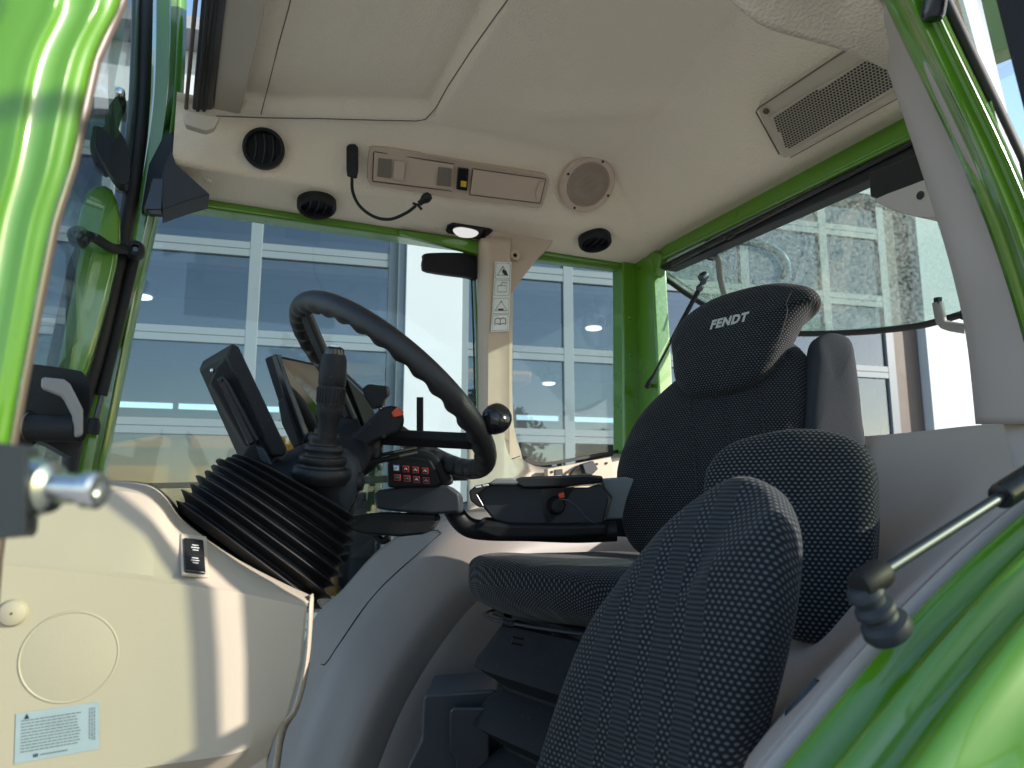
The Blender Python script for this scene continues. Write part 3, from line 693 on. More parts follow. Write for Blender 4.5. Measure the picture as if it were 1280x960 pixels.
tube('post_seal', Y3([(182, -60, 1.80), (180, 60, 1.80), (176, 150, 1.80), (166, 230, 1.80), (148, 330, 1.80), (126, 430, 1.80), (100, 520, 1.80), (84, 600, 1.80)]), .017, SEAL, cab, 12, sm=4)
tube('post_bead', Y3([(170, -60, 1.78), (168, 60, 1.78), (163, 150, 1.78), (150, 240, 1.78)]), .008, M('smoked_trim', (.10, .12, .10), .2), cab, 10, sm=4)
# windscreen side: added green slab standing in for the pillar's reflection in the screen
slab('pillar_reflection', catmull(Y3([(108, 240, 1.72), (140, 236, 1.72), (150, 300, 1.72), (125, 410, 1.72), (100, 480, 1.72), (60, 480, 1.70), (72, 400, 1.70), (88, 320, 1.71)]), 3), .03, GREEN, cab, .01, off=(0, .04, 0))
slab('windscreen_frame', Y3([(84, 330, 1.70), (96, 300, 1.70), (100, 310, 1.70), (68, 470, 1.68), (54, 470, 1.68)]), .02, SEAL, cab, .004, off=(0, .03, 0))
mr_ = slab('wiper_mount', catmull(Y3([(146, 118, 1.66), (152, 112, 1.66), (157, 122, 1.66), (150, 140, 1.66), (147, 158, 1.66), (158, 178, 1.66), (163, 205, 1.66), (160, 228, 1.66), (145, 226, 1.66), (125, 195, 1.66), (118, 178, 1.66), (116, 158, 1.66), (130, 158, 1.66), (132, 140, 1.66)]), 4), .03, BLACK, cab, .006, off=(0, .04, 0))
lathe('bolt', PY(150, 116, 1.65), (0, -1, 0), [(0, .012), (.007, .010), (.010, .004), (.010, -.01)], STEEL, mr_, 20)
slab('wiper_mount', catmull(Y3([(118, 160, 1.70), (112, 180, 1.70), (118, 205, 1.70), (135, 215, 1.70), (130, 180, 1.70)]), 3), .03, SLATE, cab, .006)
slab('corner_cover', Y3([(186, 205, 1.80), (203, 172, 1.80), (217, 163, 1.79), (219, 262, 1.80), (176, 262, 1.82)]), .05, SLATE, cab, .004, off=(0, .05, 0))
slab('corner_cover', Y3([(214, 188, 1.715), (220, 205, 1.715), (263, 243, 1.715), (240, 249, 1.72), (203, 262, 1.73), (203, 215, 1.72)]), .08, SLATE, cab, .003, off=(0, .09, 0))
slab('corner_cover', Y3([(190, 222, 1.78), (206, 222, 1.78), (203, 262, 1.78), (178, 262, 1.78)]), .02, BLACKG, cab, .003, off=(0, .03, 0))
hg = tube('hinge_arm', Y3([(98, 295, 1.62), (118, 297, 1.64), (140, 310, 1.70), (168, 312, 1.78)]), .010, BLACK, cab, 12, sm=5)
for a, b, Y in ((98, 295, 1.60), (169, 312, 1.76)):
    lathe('hinge_eye', PY(a, b, Y), (0, -1, 0), [(0, .004), (.007, .004), (.008, .012), (.016, .012), (.019, .006), (.019, -.02), (0, -.02)], BLACK, hg, 26, sx=1)
    lathe('bolt', PY(a, b, Y-.006), (0, -1, 0), [(0, .001), (.006, .001), (.006, -.002)], DSTEEL, hg, 14)
gs = tube('door_gas_strut', Y3([(169, 318, 1.80), (127, 494, 1.80)]), .0115, BLACK, cab, 16)
tube('rod', Y3([(127, 494, 1.80), (119, 525, 1.80)]), .005, DSTEEL, gs, 12)
lathe('end_joint', PY(117, 532, 1.795), (0, 0, 1), [(0, -.02), (.012, -.018), (.014, 0), (.010, .015), (0, .018)], BLACK, gs, 20)
slab('windscreen', Y3([(90, -60, 1.3), (176, -60, 1.8), (168, 200, 1.8), (120, 400, 1.78), (60, 640, 1.75), (-60, 640, 1.0), (-20, 200, 1.0)]), .004, CABGL, cab, 0)
# inner door pull on the far front post
dh = slab('door_lock', catmull([P(x, y, .93) for x, y in [(30, 458), (42, 455), (92, 462), (104, 466), (111, 480), (113, 500), (106, 545), (98, 562), (88, 570), (60, 555), (34, 545), (26, 520)]], 4), .05, BLACK, cab, .012, off=(-.01, .05, 0)); dh['label'] = 'black door lock with a worn silver pull'
prism2('pull', [P(x, y, .885) for x, y in [(52, 471), (80, 474), (88, 480), (104, 512), (104, 545), (92, 548), (90, 520), (78, 497), (66, 492), (51, 486)]], [P(x, y, .92) for x, y in [(52, 471), (80, 474), (88, 480), (104, 512), (104, 545), (92, 548), (90, 520), (78, 497), (66, 492), (51, 486)]], SILVER, dh, .004)
tube('pull_pivot', [P(38, 535, .90), P(100, 536, .90)], .016, BLACK, dh, 20); lathe('pivot_cap', P(24, 536, .90), _r, [(0, 0), (.021, .002), (.022, .012), (.012, .016), (.012, .024), (.009, .026)], BLACKG, dh, 24)
lathe('pivot_ring', P(33, 534, .90), _r, [(.008, 0), (.0185, .001), (.0185, .006), (.008, .007)], STEEL, dh, 24)
# ---- near front post (lime) blurred by nearness
def nearp(off_t, off_b, Y): return Y3([(153+off_t*1.15, -60, Y), (153+off_t, 0, Y), (119+off_t*.98, 75, Y), (90+off_t*.95, 205, Y), (66+off_t*.9, 280, Y), (41+off_t*.85, 405, Y), (14+off_b, 555, Y), (-5+off_b, 700, Y), (-30+off_b, 1000, Y)])
rows = [nearp(0, 0, .46), nearp(0, 0, .44), nearp(-6, -5, .428), nearp(-20, -16, .424), nearp(-32, -26, .4205), nearp(-50, -42, .4215), nearp(-70, -58, .4195), nearp(-82, -68, .416), nearp(-100, -84, .417), nearp(-130, -110, .418), nearp(-160, -140, .422), nearp(-260, -240, .45)]
loft('near_front_post', rows, GREEN, cab, 50, rsm=3, solid=.003)['label'] = 'lime green near front post'
tube('post_seal', nearp(-2, -3, .455), .004, M('brown_seal', (.10, .07, .06), .35), cab, 8)
ko = catmull([Vector((x, y, 0)) for x, y in [(-60, 556), (16, 556), (27, 558), (31, 575), (30, 650), (26, 668), (14, 671), (-60, 672)]], 4)
ka = [PY(p.x, p.y, .290) for p in ko]; kb_ = [PY(p.x+(18 if p.x > 0 else 0), p.y+(2 if p.y < 600 else 0), .325) for p in ko]
lb = prism2('door_striker', ka, kb_, SLATE, cab, .004); lb['label'] = 'black striker block with a shiny zinc pin'
pd = (PY(122, 611, .288)-PY(50, 607, .30)).normalized()
lathe('striker_pin', PY(52, 609, .30), pd, [(0, -.004), (.0098, -.004), (.0098, 0), (.0085, .002), (.0085, .0035), (.0052, .005), (.0048, .016), (.0052, .0165), (.0062, .0172), (.0062, .0212), (.0052, .0222), (.003, .0222), (.0025, .020), (0, .020)], STEEL, lb, 40)
# ---- cream side console under the steering column
rows = [Y3([(-160, 590, 1.15), (60, 596, 1.15), (130, 600, 1.15), (185, 604, 1.15), (212, 622, 1.12), (235, 648, 1.10), (300, 690, 1.10), (389, 742, 1.10)]),
        Y3([(-160, 592, .98), (60, 600, .97), (130, 603, .97), (182, 608, .96), (207, 625, .95), (230, 655, .94), (300, 702, .94), (388, 745, .94)]),
        Y3([(-160, 604, .93), (60, 609, .93), (128, 612, .925), (175, 618, .92), (200, 636, .91), (224, 664, .90), (300, 708, .90), (387, 749, .90)]),
        Y3([(-160, 640, .90), (60, 655, .89), (130, 665, .885), (180, 670, .88), (215, 685, .88), (250, 705, .875), (310, 725, .875), (386, 752, .88)]),
        Y3([(-160, 682, .86), (0, 699, .86), (80, 706, .86), (130, 712, .86), (190, 720, .86), (260, 728, .86), (325, 739, .865), (385, 754, .875)]),
        Y3([(-160, 690, .852), (0, 706, .852), (80, 713, .852), (130, 719, .852), (190, 727, .852), (260, 735, .852), (325, 746, .857), (384, 760, .87)]),
        Y3([(-160, 800, .85), (0, 800, .85), (80, 800, .85), (130, 805, .85), (190, 810, .85), (262, 815, .85), (320, 825, .855), (377, 830, .87)]),
        Y3([(-160, 900, .85), (0, 900, .85), (80, 900, .85), (130, 900, .85), (190, 900, .85), (255, 905, .85), (310, 905, .855), (362, 890, .87)]),
        Y3([(-160, 985, .85), (0, 985, .85), (80, 980, .85), (130, 970, .85), (190, 958, .85), (245, 950, .85), (300, 940, .855), (345, 918, .875)]),
        Y3([(-160, 1010, .88), (0, 1010, .88), (80, 1005, .88), (130, 1000, .88), (190, 990, .88), (240, 980, .88), (300, 965, .88), (335, 945, .89)]),
        Y3([(-160, 1200, .93), (0, 1200, .93), (80, 1200, .93), (130, 1200, .93), (190, 1200, .93), (235, 1200, .93), (290, 1200, .93), (325, 1200, .93)])]
con = loft('front_console', rows, BEIGE, cab, 90, csm=4, solid=.003, smooth='auto', angle=28); con['label'] = 'cream console with a round embossed disc and a data sticker'
# right-hand return edge
loft('console_edge', [Y3([(388, 742, 1.10), (389, 748, 1.10), (385, 830, 1.08), (372, 885, 1.08), (352, 930, 1.08), (335, 1100, 1.08)]),
     Y3([(389, 744, .94), (390, 752, .92), (384, 830, .91), (369, 890, .91), (350, 920, .91), (330, 1100, .93)]),
     Y3([(386, 746, .90), (386, 756, .877), (379, 830, .872), (364, 890, .872), (346, 919, .877), (326, 1100, .93)])], BEIGE, con, 50, csm=4, solid=.002)
CT = bvh(con)
def C(px, py, l=.001): return proj(CT, px, py, l)
p, n = C(16, 766); n = Vector((0, -1, 0)); s = lathe('trim_plug', p, n, [(0, .0065), (.002, .0065), (.006, .006), (.0105, .004), (.0125, 0), (.0125, -.002)], BEIGE, con, 36); lathe('screw', p+n*.006, n, [(0, .001), (.0012, .001), (.0012, 0)], M('brown_screw', (.12, .07, .05), .4), s, 10)
p, n = C(87, 821, 0); R_ = .0405
lathe('embossed_disc', p, (0, -1, 0), [(0, .0006), (R_*.95, .0006), (R_*.97, .0004), (R_, .0011), (R_*1.02, .0008), (R_*1.035, -.001)], BEIGE, con, 80)
_q, _m = C(244, 694, 0)
def CPL(x, y, l): return PP(x, y, _q+_m*l, _m)
swp = slab('rocker_switch', [CPL(x, y, .006) for x, y in ((230, 671), (255, 674), (258, 716), (232, 713))], .008, BLACKG, con, .002); swp['label'] = 'black double rocker switch'
slab('surround', [CPL(x, y, .003) for x, y in ((226, 666), (259, 670), (262, 721), (228, 717))], .004, BEIGE, con, .0015)
for yy in (681, 697):
    for a, b in (((240, yy), (248, yy+1)), ((239, yy+3), (249, yy+4)), ((241, yy+6), (248, yy+7))): tube('symbol', [CPL(a[0], a[1], .0066), CPL(b[0], b[1], .0066)], .0004, WHITE, swp, 5)
tube('switch_gap', [CPL(231, 693, .0062), CPL(257, 695, .0062)], .0005, SEAL, swp, 5)
# data sticker
sc = [C(x, y, .0008)[0] for x, y in ((20, 892), (124, 877), (124, 936), (18, 955))]
ds = slab('data_sticker', sc, .0004, STICK, con, 0)
def dsp(a, b, l=.0006): return sc[0].lerp(sc[1], a).lerp(sc[3].lerp(sc[2], a), b)+Vector((0, -l, 0))
rnd = random.Random(3)
def pbar(a0, a1, b, h, mat, nm='print_line'): slab(nm, [dsp(a0, b), dsp(a1, b), dsp(a1, b+h), dsp(a0, b+h)], .0002, mat, ds, 0)
vs2 = []; fs2 = []
for k in range(11):
    b = .15+k*.062; a = .07
    while a < .72:
        w_ = rnd.uniform(.02, .07); i = len(vs2); vs2 += [dsp(a, b), dsp(a+w_, b), dsp(a+w_, b+.022), dsp(a, b+.022)]; fs2.append([i, i+1, i+2, i+3]); a += w_+.012
for k in range(3):
    a = .80
    b = .1
    while b < .75:
        w_ = rnd.uniform(.03, .09); i = len(vs2); c = .88+k*.03; vs2 += [dsp(c, b), dsp(c+.01, b), dsp(c+.01, b+w_), dsp(c, b+w_)]; fs2.append([i, i+1, i+2, i+3]); b += w_+.02
obj('small_print', vs2, fs2, GREYPR, ds, False)
slab('emblem', [dsp(.10, .13), dsp(.13, .03), dsp(.16, .13)], .0002, PRINT, ds, 0)
for k, a in enumerate((.22, .24, .26)): pbar(a, a+.009, .86, .07, PRINT)
pbar(.30, .62, .885, .025, GREYPR)
# ---- far wheel housing, an arch swept across the cab
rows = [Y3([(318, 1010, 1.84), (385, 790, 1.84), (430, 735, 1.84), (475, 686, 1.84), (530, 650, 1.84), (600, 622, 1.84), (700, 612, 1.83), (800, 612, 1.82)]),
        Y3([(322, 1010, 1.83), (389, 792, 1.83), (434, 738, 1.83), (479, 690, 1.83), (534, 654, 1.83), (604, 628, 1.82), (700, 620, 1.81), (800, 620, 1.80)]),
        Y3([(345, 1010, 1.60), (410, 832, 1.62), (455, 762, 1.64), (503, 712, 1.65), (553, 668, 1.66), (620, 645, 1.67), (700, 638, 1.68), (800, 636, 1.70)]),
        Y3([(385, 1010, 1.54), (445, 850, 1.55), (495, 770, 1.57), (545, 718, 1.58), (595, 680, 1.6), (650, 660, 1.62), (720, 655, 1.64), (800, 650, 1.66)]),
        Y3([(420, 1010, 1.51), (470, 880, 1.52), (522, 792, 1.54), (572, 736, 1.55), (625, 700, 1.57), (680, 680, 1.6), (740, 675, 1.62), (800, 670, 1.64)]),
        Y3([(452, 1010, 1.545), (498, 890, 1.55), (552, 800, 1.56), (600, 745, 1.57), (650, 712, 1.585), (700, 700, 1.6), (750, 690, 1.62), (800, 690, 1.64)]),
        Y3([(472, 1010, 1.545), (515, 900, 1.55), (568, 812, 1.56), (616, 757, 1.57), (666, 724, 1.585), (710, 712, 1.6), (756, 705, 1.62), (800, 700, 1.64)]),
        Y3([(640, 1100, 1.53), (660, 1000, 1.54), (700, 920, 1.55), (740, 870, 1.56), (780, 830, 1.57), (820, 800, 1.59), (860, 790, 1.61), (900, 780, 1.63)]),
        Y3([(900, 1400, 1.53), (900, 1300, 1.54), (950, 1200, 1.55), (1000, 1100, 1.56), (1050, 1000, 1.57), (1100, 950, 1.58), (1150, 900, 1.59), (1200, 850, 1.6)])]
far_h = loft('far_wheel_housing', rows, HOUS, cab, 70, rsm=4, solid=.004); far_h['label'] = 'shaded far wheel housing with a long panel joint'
FT = bvh(far_h)
tube('panel_joint', [proj(FT, x, y, .0045)[0] for x, y in [(350, 820), (372, 826), (408, 832)]]+catmull([proj(FT, x, y, .0045)[0] for x, y in [(413, 826), (432, 797), (456, 762), (480, 734), (503, 712), (528, 690), (552, 669)]], 4, False), .0014, SEAL, far_h, 6)
tube('joint_top', [proj(FT, x, y, .0045)[0] for x, y in [(552, 669), (548, 665), (535, 666)]], .0012, SEAL, far_h, 6)
# floor, rear wall and lower cab body
abox('cab_floor', -.45, 1.33, .46, 1.86, 1.44, 1.49, BLACK, cab, .004)
abox('lower_body', -.5, 1.35, .50, 1.92, .95, 1.438, M('chassis_dark', (.03, .03, .032), .6), cab, .01)
rw = obj('rear_wall', [(1.30, .35, 1.49), (1.30, 1.86, 1.49), (1.30, 1.86, 2.24), (1.30, .75, 2.24), (1.30, .35, 2.22)], [[0, 1, 2, 3, 4]], GREYB, cab, False, solid=.01)
# near rear wheel housing: shelf ridge down to the door arch
AR = [(925, 1010), (960, 962), (1000, 915), (1045, 862), (1100, 800), (1160, 738), (1220, 682), (1290, 625), (1350, 585)]
YA = .40
arch = YL(AR, YA)
ridge = Y3([(985, 560, 1.1), (1030, 552, 1.05), (1060, 547, 1.0), (1110, 543, .92), (1160, 538, .84), (1215, 532, .76), (1280, 528, .68), (1330, 527, .63), (1400, 527, .58)])
rid2 = Y3([(985, 590, 1.08), (1030, 582, 1.03), (1060, 572, .98), (1110, 562, .90), (1160, 556, .82), (1215, 550, .74), (1280, 546, .66), (1330, 545, .61), (1400, 540, .56)])
mid1 = Y3([(975, 720, 1.0), (1020, 700, .95), (1060, 680, .9), (1110, 660, .80), (1160, 645, .72), (1215, 625, .64), (1280, 600, .58), (1330, 585, .54), (1400, 570, .5)])
mid2 = Y3([(955, 880, .75), (985, 850, .72), (1020, 820, .70), (1075, 775, .62), (1130, 730, .55), (1190, 680, .51), (1260, 630, .48), (1320, 600, .46), (1380, 575, .44)])
nh = loft('near_wheel_housing', [ridge, rid2, mid1, mid2, YL([(a-12, b-10) for a, b in AR], .43), YL([(a-4, b-3) for a, b in AR], .42)], GREYB, cab, 60, rsm=6, solid=.004)
# arch trim and green fender
loft('door_sill_trim', [YL(AR, .418), [p+Vector((-.003, 0, .004)) for p in YL(AR, .41)], [p+Vector((-.002, 0, .003)) for p in YL(AR, .402)], [p+Vector((.006, 0, -.006)) for p in YL(AR, .396)]], GREYB, cab, 60, rsm=3, solid=.003)
def fr(Y, d):
    d = d*2.2 if abs(d) < .0065 else d*1.4
    return fr_(Y, d)
def fr_(Y, d):     # arch copied nearer, moved out of (+) or into (-) the fender surface
    return [p+Vector((-.7*d, Y-YA, .7*d)) for p in arch]
ext = lambda r: r
fen = loft('rear_fender', [fr_(0.398, -0.006), fr_(0.391, 0.001), fr_(0.385, 0.006), fr_(0.378, 0.002), fr_(0.373, -0.006), fr_(0.364, -0.008), fr_(0.359, 0), fr_(0.353, 0.007), fr_(0.347, 0.006), fr_(0.342, -0.003), fr_(0.337, -0.01), fr_(0.328, -0.009), fr_(0.322, 0.002), fr_(0.315, 0.004), fr_(0.308, -0.003), fr_(0.303, -0.014), fr_(0.297, -0.024), fr_(0.291, -0.032), fr_(0.293, -0.046), fr_(0.287, -0.056), fr_(0.281, -0.074), fr_(0.276, -0.1), fr_(0.27, -0.16), fr_(0.26, -0.25)], GREEN, cab, 70, rsm=2, solid=.003); fen['label'] = 'glossy green rear fender with pressed ridges'
# small black catch on the housing
slab('door_catch', Y3([(980, 890, .52), (1018, 850, .50), (1030, 848, .50), (1030, 862, .49), (992, 915, .50), (984, 912, .51)]), .02, BLACKG, cab, .003, off=(.02, .02, -.01))
# ---- near rear post: beige trim, green post, seal and quarter glass
rowsP = [Y3([(1020, -40, .60), (1062, 5, .60), (1098, 50, .60), (1118, 100, .60), (1142, 170, .60), (1168, 250, .60), (1192, 330, .60), (1212, 420, .61), (1224, 530, .62)]),
         Y3([(1026, -44, .57), (1068, 1, .57), (1106, 48, .57), (1128, 100, .57), (1152, 170, .57), (1178, 250, .57), (1202, 330, .57), (1224, 420, .58), (1236, 530, .59)]),
         Y3([(1080, -44, .53), (1098, 1, .53), (1126, 48, .53), (1150, 100, .53), (1182, 170, .53), (1214, 250, .53), (1244, 330, .53), (1272, 420, .53), (1290, 530, .53)]),
         Y3([(1108, -44, .50), (1122, 1, .50), (1142, 48, .50), (1165, 100, .50), (1198, 170, .50), (1236, 250, .50), (1274, 330, .50), (1310, 420, .50), (1330, 530, .50)]),
         Y3([(1112, -44, .49), (1128, 1, .49), (1150, 48, .49), (1172, 100, .49), (1205, 170, .49), (1244, 250, .49), (1283, 330, .49), (1318, 420, .49), (1340, 530, .49)])]
pt_ = loft('rear_post_trim', rowsP, GREYB, cab, 60, rsm=4, solid=.004); pt_['label'] = 'broad beige rear post trim beside the door opening'
slab('post_foot', Y3([(1244, 488, .60), (1300, 488, .52), (1330, 560, .52), (1300, 640, .50), (1268, 600, .53), (1258, 545, .58)]), .03, GREYB, cab, .004)
slab('trim_clip', Y3([(1256, 335, .535), (1262, 335, .535), (1272, 378, .53), (1266, 378, .53)]), .004, SLATE, pt_, .001)
def gp(off, Y): return Y3([(1112+off, -44, Y), (1130+off, 0, Y), (1158+off, 60, Y), (1192+off, 130, Y), (1225+off, 200, Y), (1262+off, 290, Y), (1295+off, 390, Y), (1325+off, 500, Y)])
loft('near_rear_post', [gp(-26, .51), gp(-4, .485), gp(2, .465), gp(10, .455), gp(22, .452), gp(30, .447), gp(34, .442), gp(38, .442), gp(42, .45), gp(48, .47)], GREEN, cab, 60, rsm=3, solid=.004)['label'] = 'green near rear post'
tube('post_seal', gp(50, .455), .007, SEAL, cab, 10)
lathe('upper_hinge', PY(1168, 5, .44), (0, -.3, 1), [(0, -.014), (.009, -.014), (.011, -.01), (.011, .02), (0, .02)], BLACKG, cab, 20)
dr = bpy.data.objects.new('open_door', None); COL.objects.link(dr); dr.parent = cab; dr['label'] = 'open glass door'
# the opened near door: hinged at the rear post, swung out behind the camera's right
def D(y, z, o=0): return Vector((.66+.14*max(0, 2.7-z)+o, y, z))
slab('pane', [D(.30, 2.70), D(.25, 1.15), D(-.30, 1.15), D(-.42, 1.4), D(-.46, 2.5), D(-.44, 2.70)], .004, DOORGL, dr, 0)
tube('door_seal', [D(.30, 2.70), D(.25, 1.15), D(-.30, 1.15), D(-.42, 1.4), D(-.46, 2.5), D(-.44, 2.70)], .009, SEAL, dr, 8, closed=True)
bar('door_frame', D(.372, 2.74), D(.31, 1.12), .062, .02, BLACK, dr, side=(0, 1, 0))
for z in (2.66, 1.2): tube('hinge_strap', [D(.38, z), D(.29, z, .01)], .010, BLACKG, dr, 10)
# tinted quarter glass behind the near rear post
QG = glass('quarter_glass', (.82, .90, .84), .34)
qg = bpy.data.objects.new('quarter_window', None); COL.objects.link(qg); qg.parent = cab
slab('pane', [Vector((.69, .452, 2.72)), Vector((.80, .452, 2.30)), Vector((.84, .456, 2.23)), Vector((1.28, .56, 2.26)), Vector((1.28, .56, 2.90)), Vector((.70, .452, 2.86))], .004, QG, qg, 0)
# ---- opened rear window
W0 = PX(1000, 240, 1.275); WT = (PX(832, 322, 1.275), PX(1175, 170, 1.275))
wb = PX(1100, 412, 1.50); nw = Vector((0, 1, 0)).cross(wb-Vector((1.275, wb.y, 2.868))).normalized()
w0 = Vector((1.285, 1, 2.868))
if nw.dot(CAM-w0) > 0: nw = -nw      # points outwards
def W(px, py, l=0):
    p = PP(px, py, w0, nw); return p+nw*l
rwin = bpy.data.objects.new('rear_window', None); COL.objects.link(rwin); rwin.parent = cab; rwin['label'] = 'rear window swung out on its strut'
wpts = [W(820, 336), W(870, 371), W(905, 388), W(960, 408), W(985, 414), W(1060, 413), W(1120, 408), W(1160, 402), W(1200, 390), W(1225, 376), W(1215, 300), W(1190, 168), W(1060, 228), W(940, 283)]
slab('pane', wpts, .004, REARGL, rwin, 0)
tube('lower_seal', [W(818, 338), W(870, 375), W(905, 392), W(960, 412), W(985, 417), W(1060, 416), W(1120, 411), W(1160, 405), W(1205, 392)], .008, SEAL, rwin, 8, sm=3)
tube('edge_bead', [W(826, 334, -.004), W(866, 362, -.004), W(905, 381, -.004)], .003, STEEL, rwin, 8)
slab('window_frame', [PX(820, 334, 1.25), PX(1170, 157, 1.25), PX(1170, 187, 1.25), PX(832, 338, 1.25)], .02, SEAL, rwin, .004, off=(.04, 0, .0))
tube('frame_rail', [PX(840, 331, 1.243), PX(1160, 168, 1.243)], .006, BLACKG, rwin, 8)
slab('frame_block', X3([(905, 292), (915, 286), (917, 294), (907, 300)], 1.238), .01, SEAL, rwin, .002)
hook = catmull([W(878, 318, -.01), W(890, 316, -.012), W(902, 320, -.016), W(905, 332, -.02), W(910, 345, -.03), W(920, 362, -.045), W(932, 378, -.05)], 4, False)
tube('window_pull', hook, .009, SILVER, rwin, 12, flat=.7); lathe('pull_foot', W(889, 318, -.002), -nw, [(0, .012), (.012, .010), (.017, .003), (.017, 0)], BLACK, rwin, 24)
tube('reflected_tube', [W(900, 318, .02), W(915, 307, .02), W(945, 310, .02), W(970, 322, .02), W(978, 338, .02), W(974, 352, .02)], .010, M('blue_grey_tube', (.10, .17, .22), .4), rwin, 10, sm=4)  # added tube in place of a blue curved reflection on the glass
lt = tube('window_latch', [W(1178, 372, -.02), W(1183, 382, -.03), W(1190, 395, -.035), (W(1216, 402, -.03))], .011, SILVER, rwin, 12, sm=3)
box('latch_tip', W(1178, 370, -.02), (_r*.005, _u*.007, _f*.008), BLACK, lt, .001); lathe('latch_knob', W(1214, 384, -.02), -nw, [(0, .02), (.009, .018), (.011, .01), (.011, -.012), (0, -.014)], BLACK, lt, 20)
sa, sb_, sc_ = PX(810, 481, 1.215), None, PX(879, 352, 1.30)
sm_ = sa.lerp(sc_, .42)
rs = tube('rear_window_strut', [sm_, sa.lerp(sc_, .93)], .0065, BLACK, cab, 14); rs['label'] = 'thin gas strut holding the rear window open'
tube('rod', [sa, sm_], .003, BLACK, rs, 10)
lathe('end_joint', sa, (sc_-sa), [(0, -.012), (.007, -.010), (.008, .004), (.005, .02), (.004, .028)], BLACK, rs, 16)
lathe('end_joint', sa.lerp(sc_, .93), (sc_-sa), [(0, -.005), (.009, -.004), (.010, .006), (.006, .014), (.009, .022), (.008, .03), (0, .032)], DSTEEL, rs, 16)
lathe('stud', PX(879, 346, 1.30), nw, [(0, -.014), (.011, -.010), (.013, 0), (.012, .01), (0, .012)], DSTEEL, rs, 18)
tube('strut_bracket', [sa, sa+Vector((.03, .02, 0))], .006, GREEN, cab, 12)
# rear wiper motor cover
wmc = slab('wiper_motor_cover', X3([(1085, 216), (1175, 180), (1190, 212), (1180, 225), (1100, 250), (1087, 246)], 1.10), .06, BLACKG, cab, .004, off=(.08, 0, .0)); wmc['label'] = 'black and beige wiper motor cover'
wl = slab('cover_shell', catmull(X3([(1093, 249), (1130, 234), (1182, 218), (1200, 240), (1200, 262), (1180, 271), (1145, 271), (1115, 262), (1098, 254)], 1.098), 2), .03, GREYB, wmc, .006, off=(.08, 0, 0))
lathe('hole', PX(1150, 244, 1.096), (-1, 0, 0), [(0, .001), (.006, .001), (.007, 0)], SEAL, wmc, 20)
# near gas strut
a, b = PY(1092, 722, .37), PY(1252, 620, .37); e2 = b+(b-a)*.35
ns = tube('near_gas_strut', [a, b+(b-a)*.02], .0042, DSTEEL, cab, 20); ns['label'] = 'gas strut from the near fender to the open door'
lathe('cylinder', b-(b-a)*.02, (b-a), [(.0045, 0), (.009, .001), (.010, .004), (.0105, .2)], BLACKG, ns, 28)
lathe('end_fitting', a-(b-a).normalized()*.014, (b-a), [(0, -.002), (.0085, -.001), (.0098, .002), (.0098, .020), (.0085, .024), (.0055, .025)], BLACK, ns, 28)
ax = (PY(1078, 735, .372)-PY(1112, 790, .372)).normalized()
lathe('rubber_boot', PY(1110, 787, .372), ax, [(0, -.004), (.015, -.003), (.0165, .001), (.0155, .006), (.0115, .009), (.011, .012), (.0135, .016), (.013, .019), (.0095, .022), (.0095, .025), (.012, .029), (.011, .033), (.008, .036), (0, .037)], SLATE, ns, 36)

# ================================================================== STEERING COLUMN
colm = thing('steering_column', PY(330, 740, 1.08), 'black steering column with ribbed bellows rising from the cream console', 'steering column')
K = 112; rowsB = []
prL = lambda t: (216+(296-216)*t, 634+(570-634)*t-12*math.sin(t*3.1)); prR = lambda t: (388+(436-388)*t+10*math.sin(t*3.14), 764+(646-764)*t)
rbf = random.Random(8); famp = [rbf.uniform(.8, 1.25) for _ in range(12)]; fwid = [rbf.uniform(-.05, .05) for _ in range(12)]
for i in range(K+1):
    t = i/K; a = PY(*prL(t), 1.07); b = PY(*prR(t), 1.07); c = (a+b)/2; ex = (b-a)/2
    f_ = t*9; k_ = min(8, int(f_)); f_ -= k_; pk = .68+fwid[k_]
    g_ = (f_/pk)**1.3 if f_ < pk else (1-(f_-pk)/(1-pk))**2
    s = .93+.105*famp[k_]*g_
    ey = Vector((0, (.125-.03*t), 0)); row = []
    for w_ in np.linspace(0, 2*math.pi, 57):
        cw, sw_ = math.cos(w_), math.sin(w_); q = 2/3.0
        row.append(c+ex*(abs(cw)**q*(1 if cw > 0 else -1))*s+ey*(abs(sw_)**q*(1 if sw_ > 0 else -1))*(s+(s-1)*.6))
    rowsB.append(row)
vsb = [p for r_ in rowsB for p in r_[:-1]]; nb = 56
fsb = [[i*nb+j, i*nb+(j+1) % nb, (i+1)*nb+(j+1) % nb, (i+1)*nb+j] for i in range(K) for j in range(nb)]+[list(range(nb)), list(range(K*nb, (K+1)*nb))]
obj('bellows', vsb, fsb, RUBBER, colm, True)
# head of the column
hd1 = loft('column_head', [[P(x, y, 1.22) for x, y in [(300, 568), (330, 556), (352, 566), (395, 548), (430, 540), (470, 540), (478, 560), (446, 600)]],
     [P(x, y, 1.10) for x, y in [(297, 578), (320, 566), (345, 572), (385, 556), (420, 548), (455, 552), (462, 572), (446, 600)]],
     [P(x, y, 1.05) for x, y in [(302, 582), (325, 580), (352, 594), (380, 604), (405, 615), (425, 632), (436, 640), (446, 620)]],
     [P(x, y, 1.10) for x, y in [(302, 582), (330, 592), (352, 606), (380, 620), (405, 632), (425, 645), (440, 650), (446, 620)]],
     [P(x, y, 1.22) for x, y in [(302, 582), (330, 592), (352, 606), (380, 620), (405, 632), (425, 645), (440, 650), (446, 620)]]], BLACK, colm, 40, csm=3, rsm=3, closed=False, solid=.003)
puff('column_cheek', [P(x, y, 1.045) for x, y in [(388, 604), (395, 570), (420, 560), (440, 568), (448, 588), (447, 612), (436, 638), (428, 641), (408, 628)]], .018, .05, SLATE, colm, n=3)
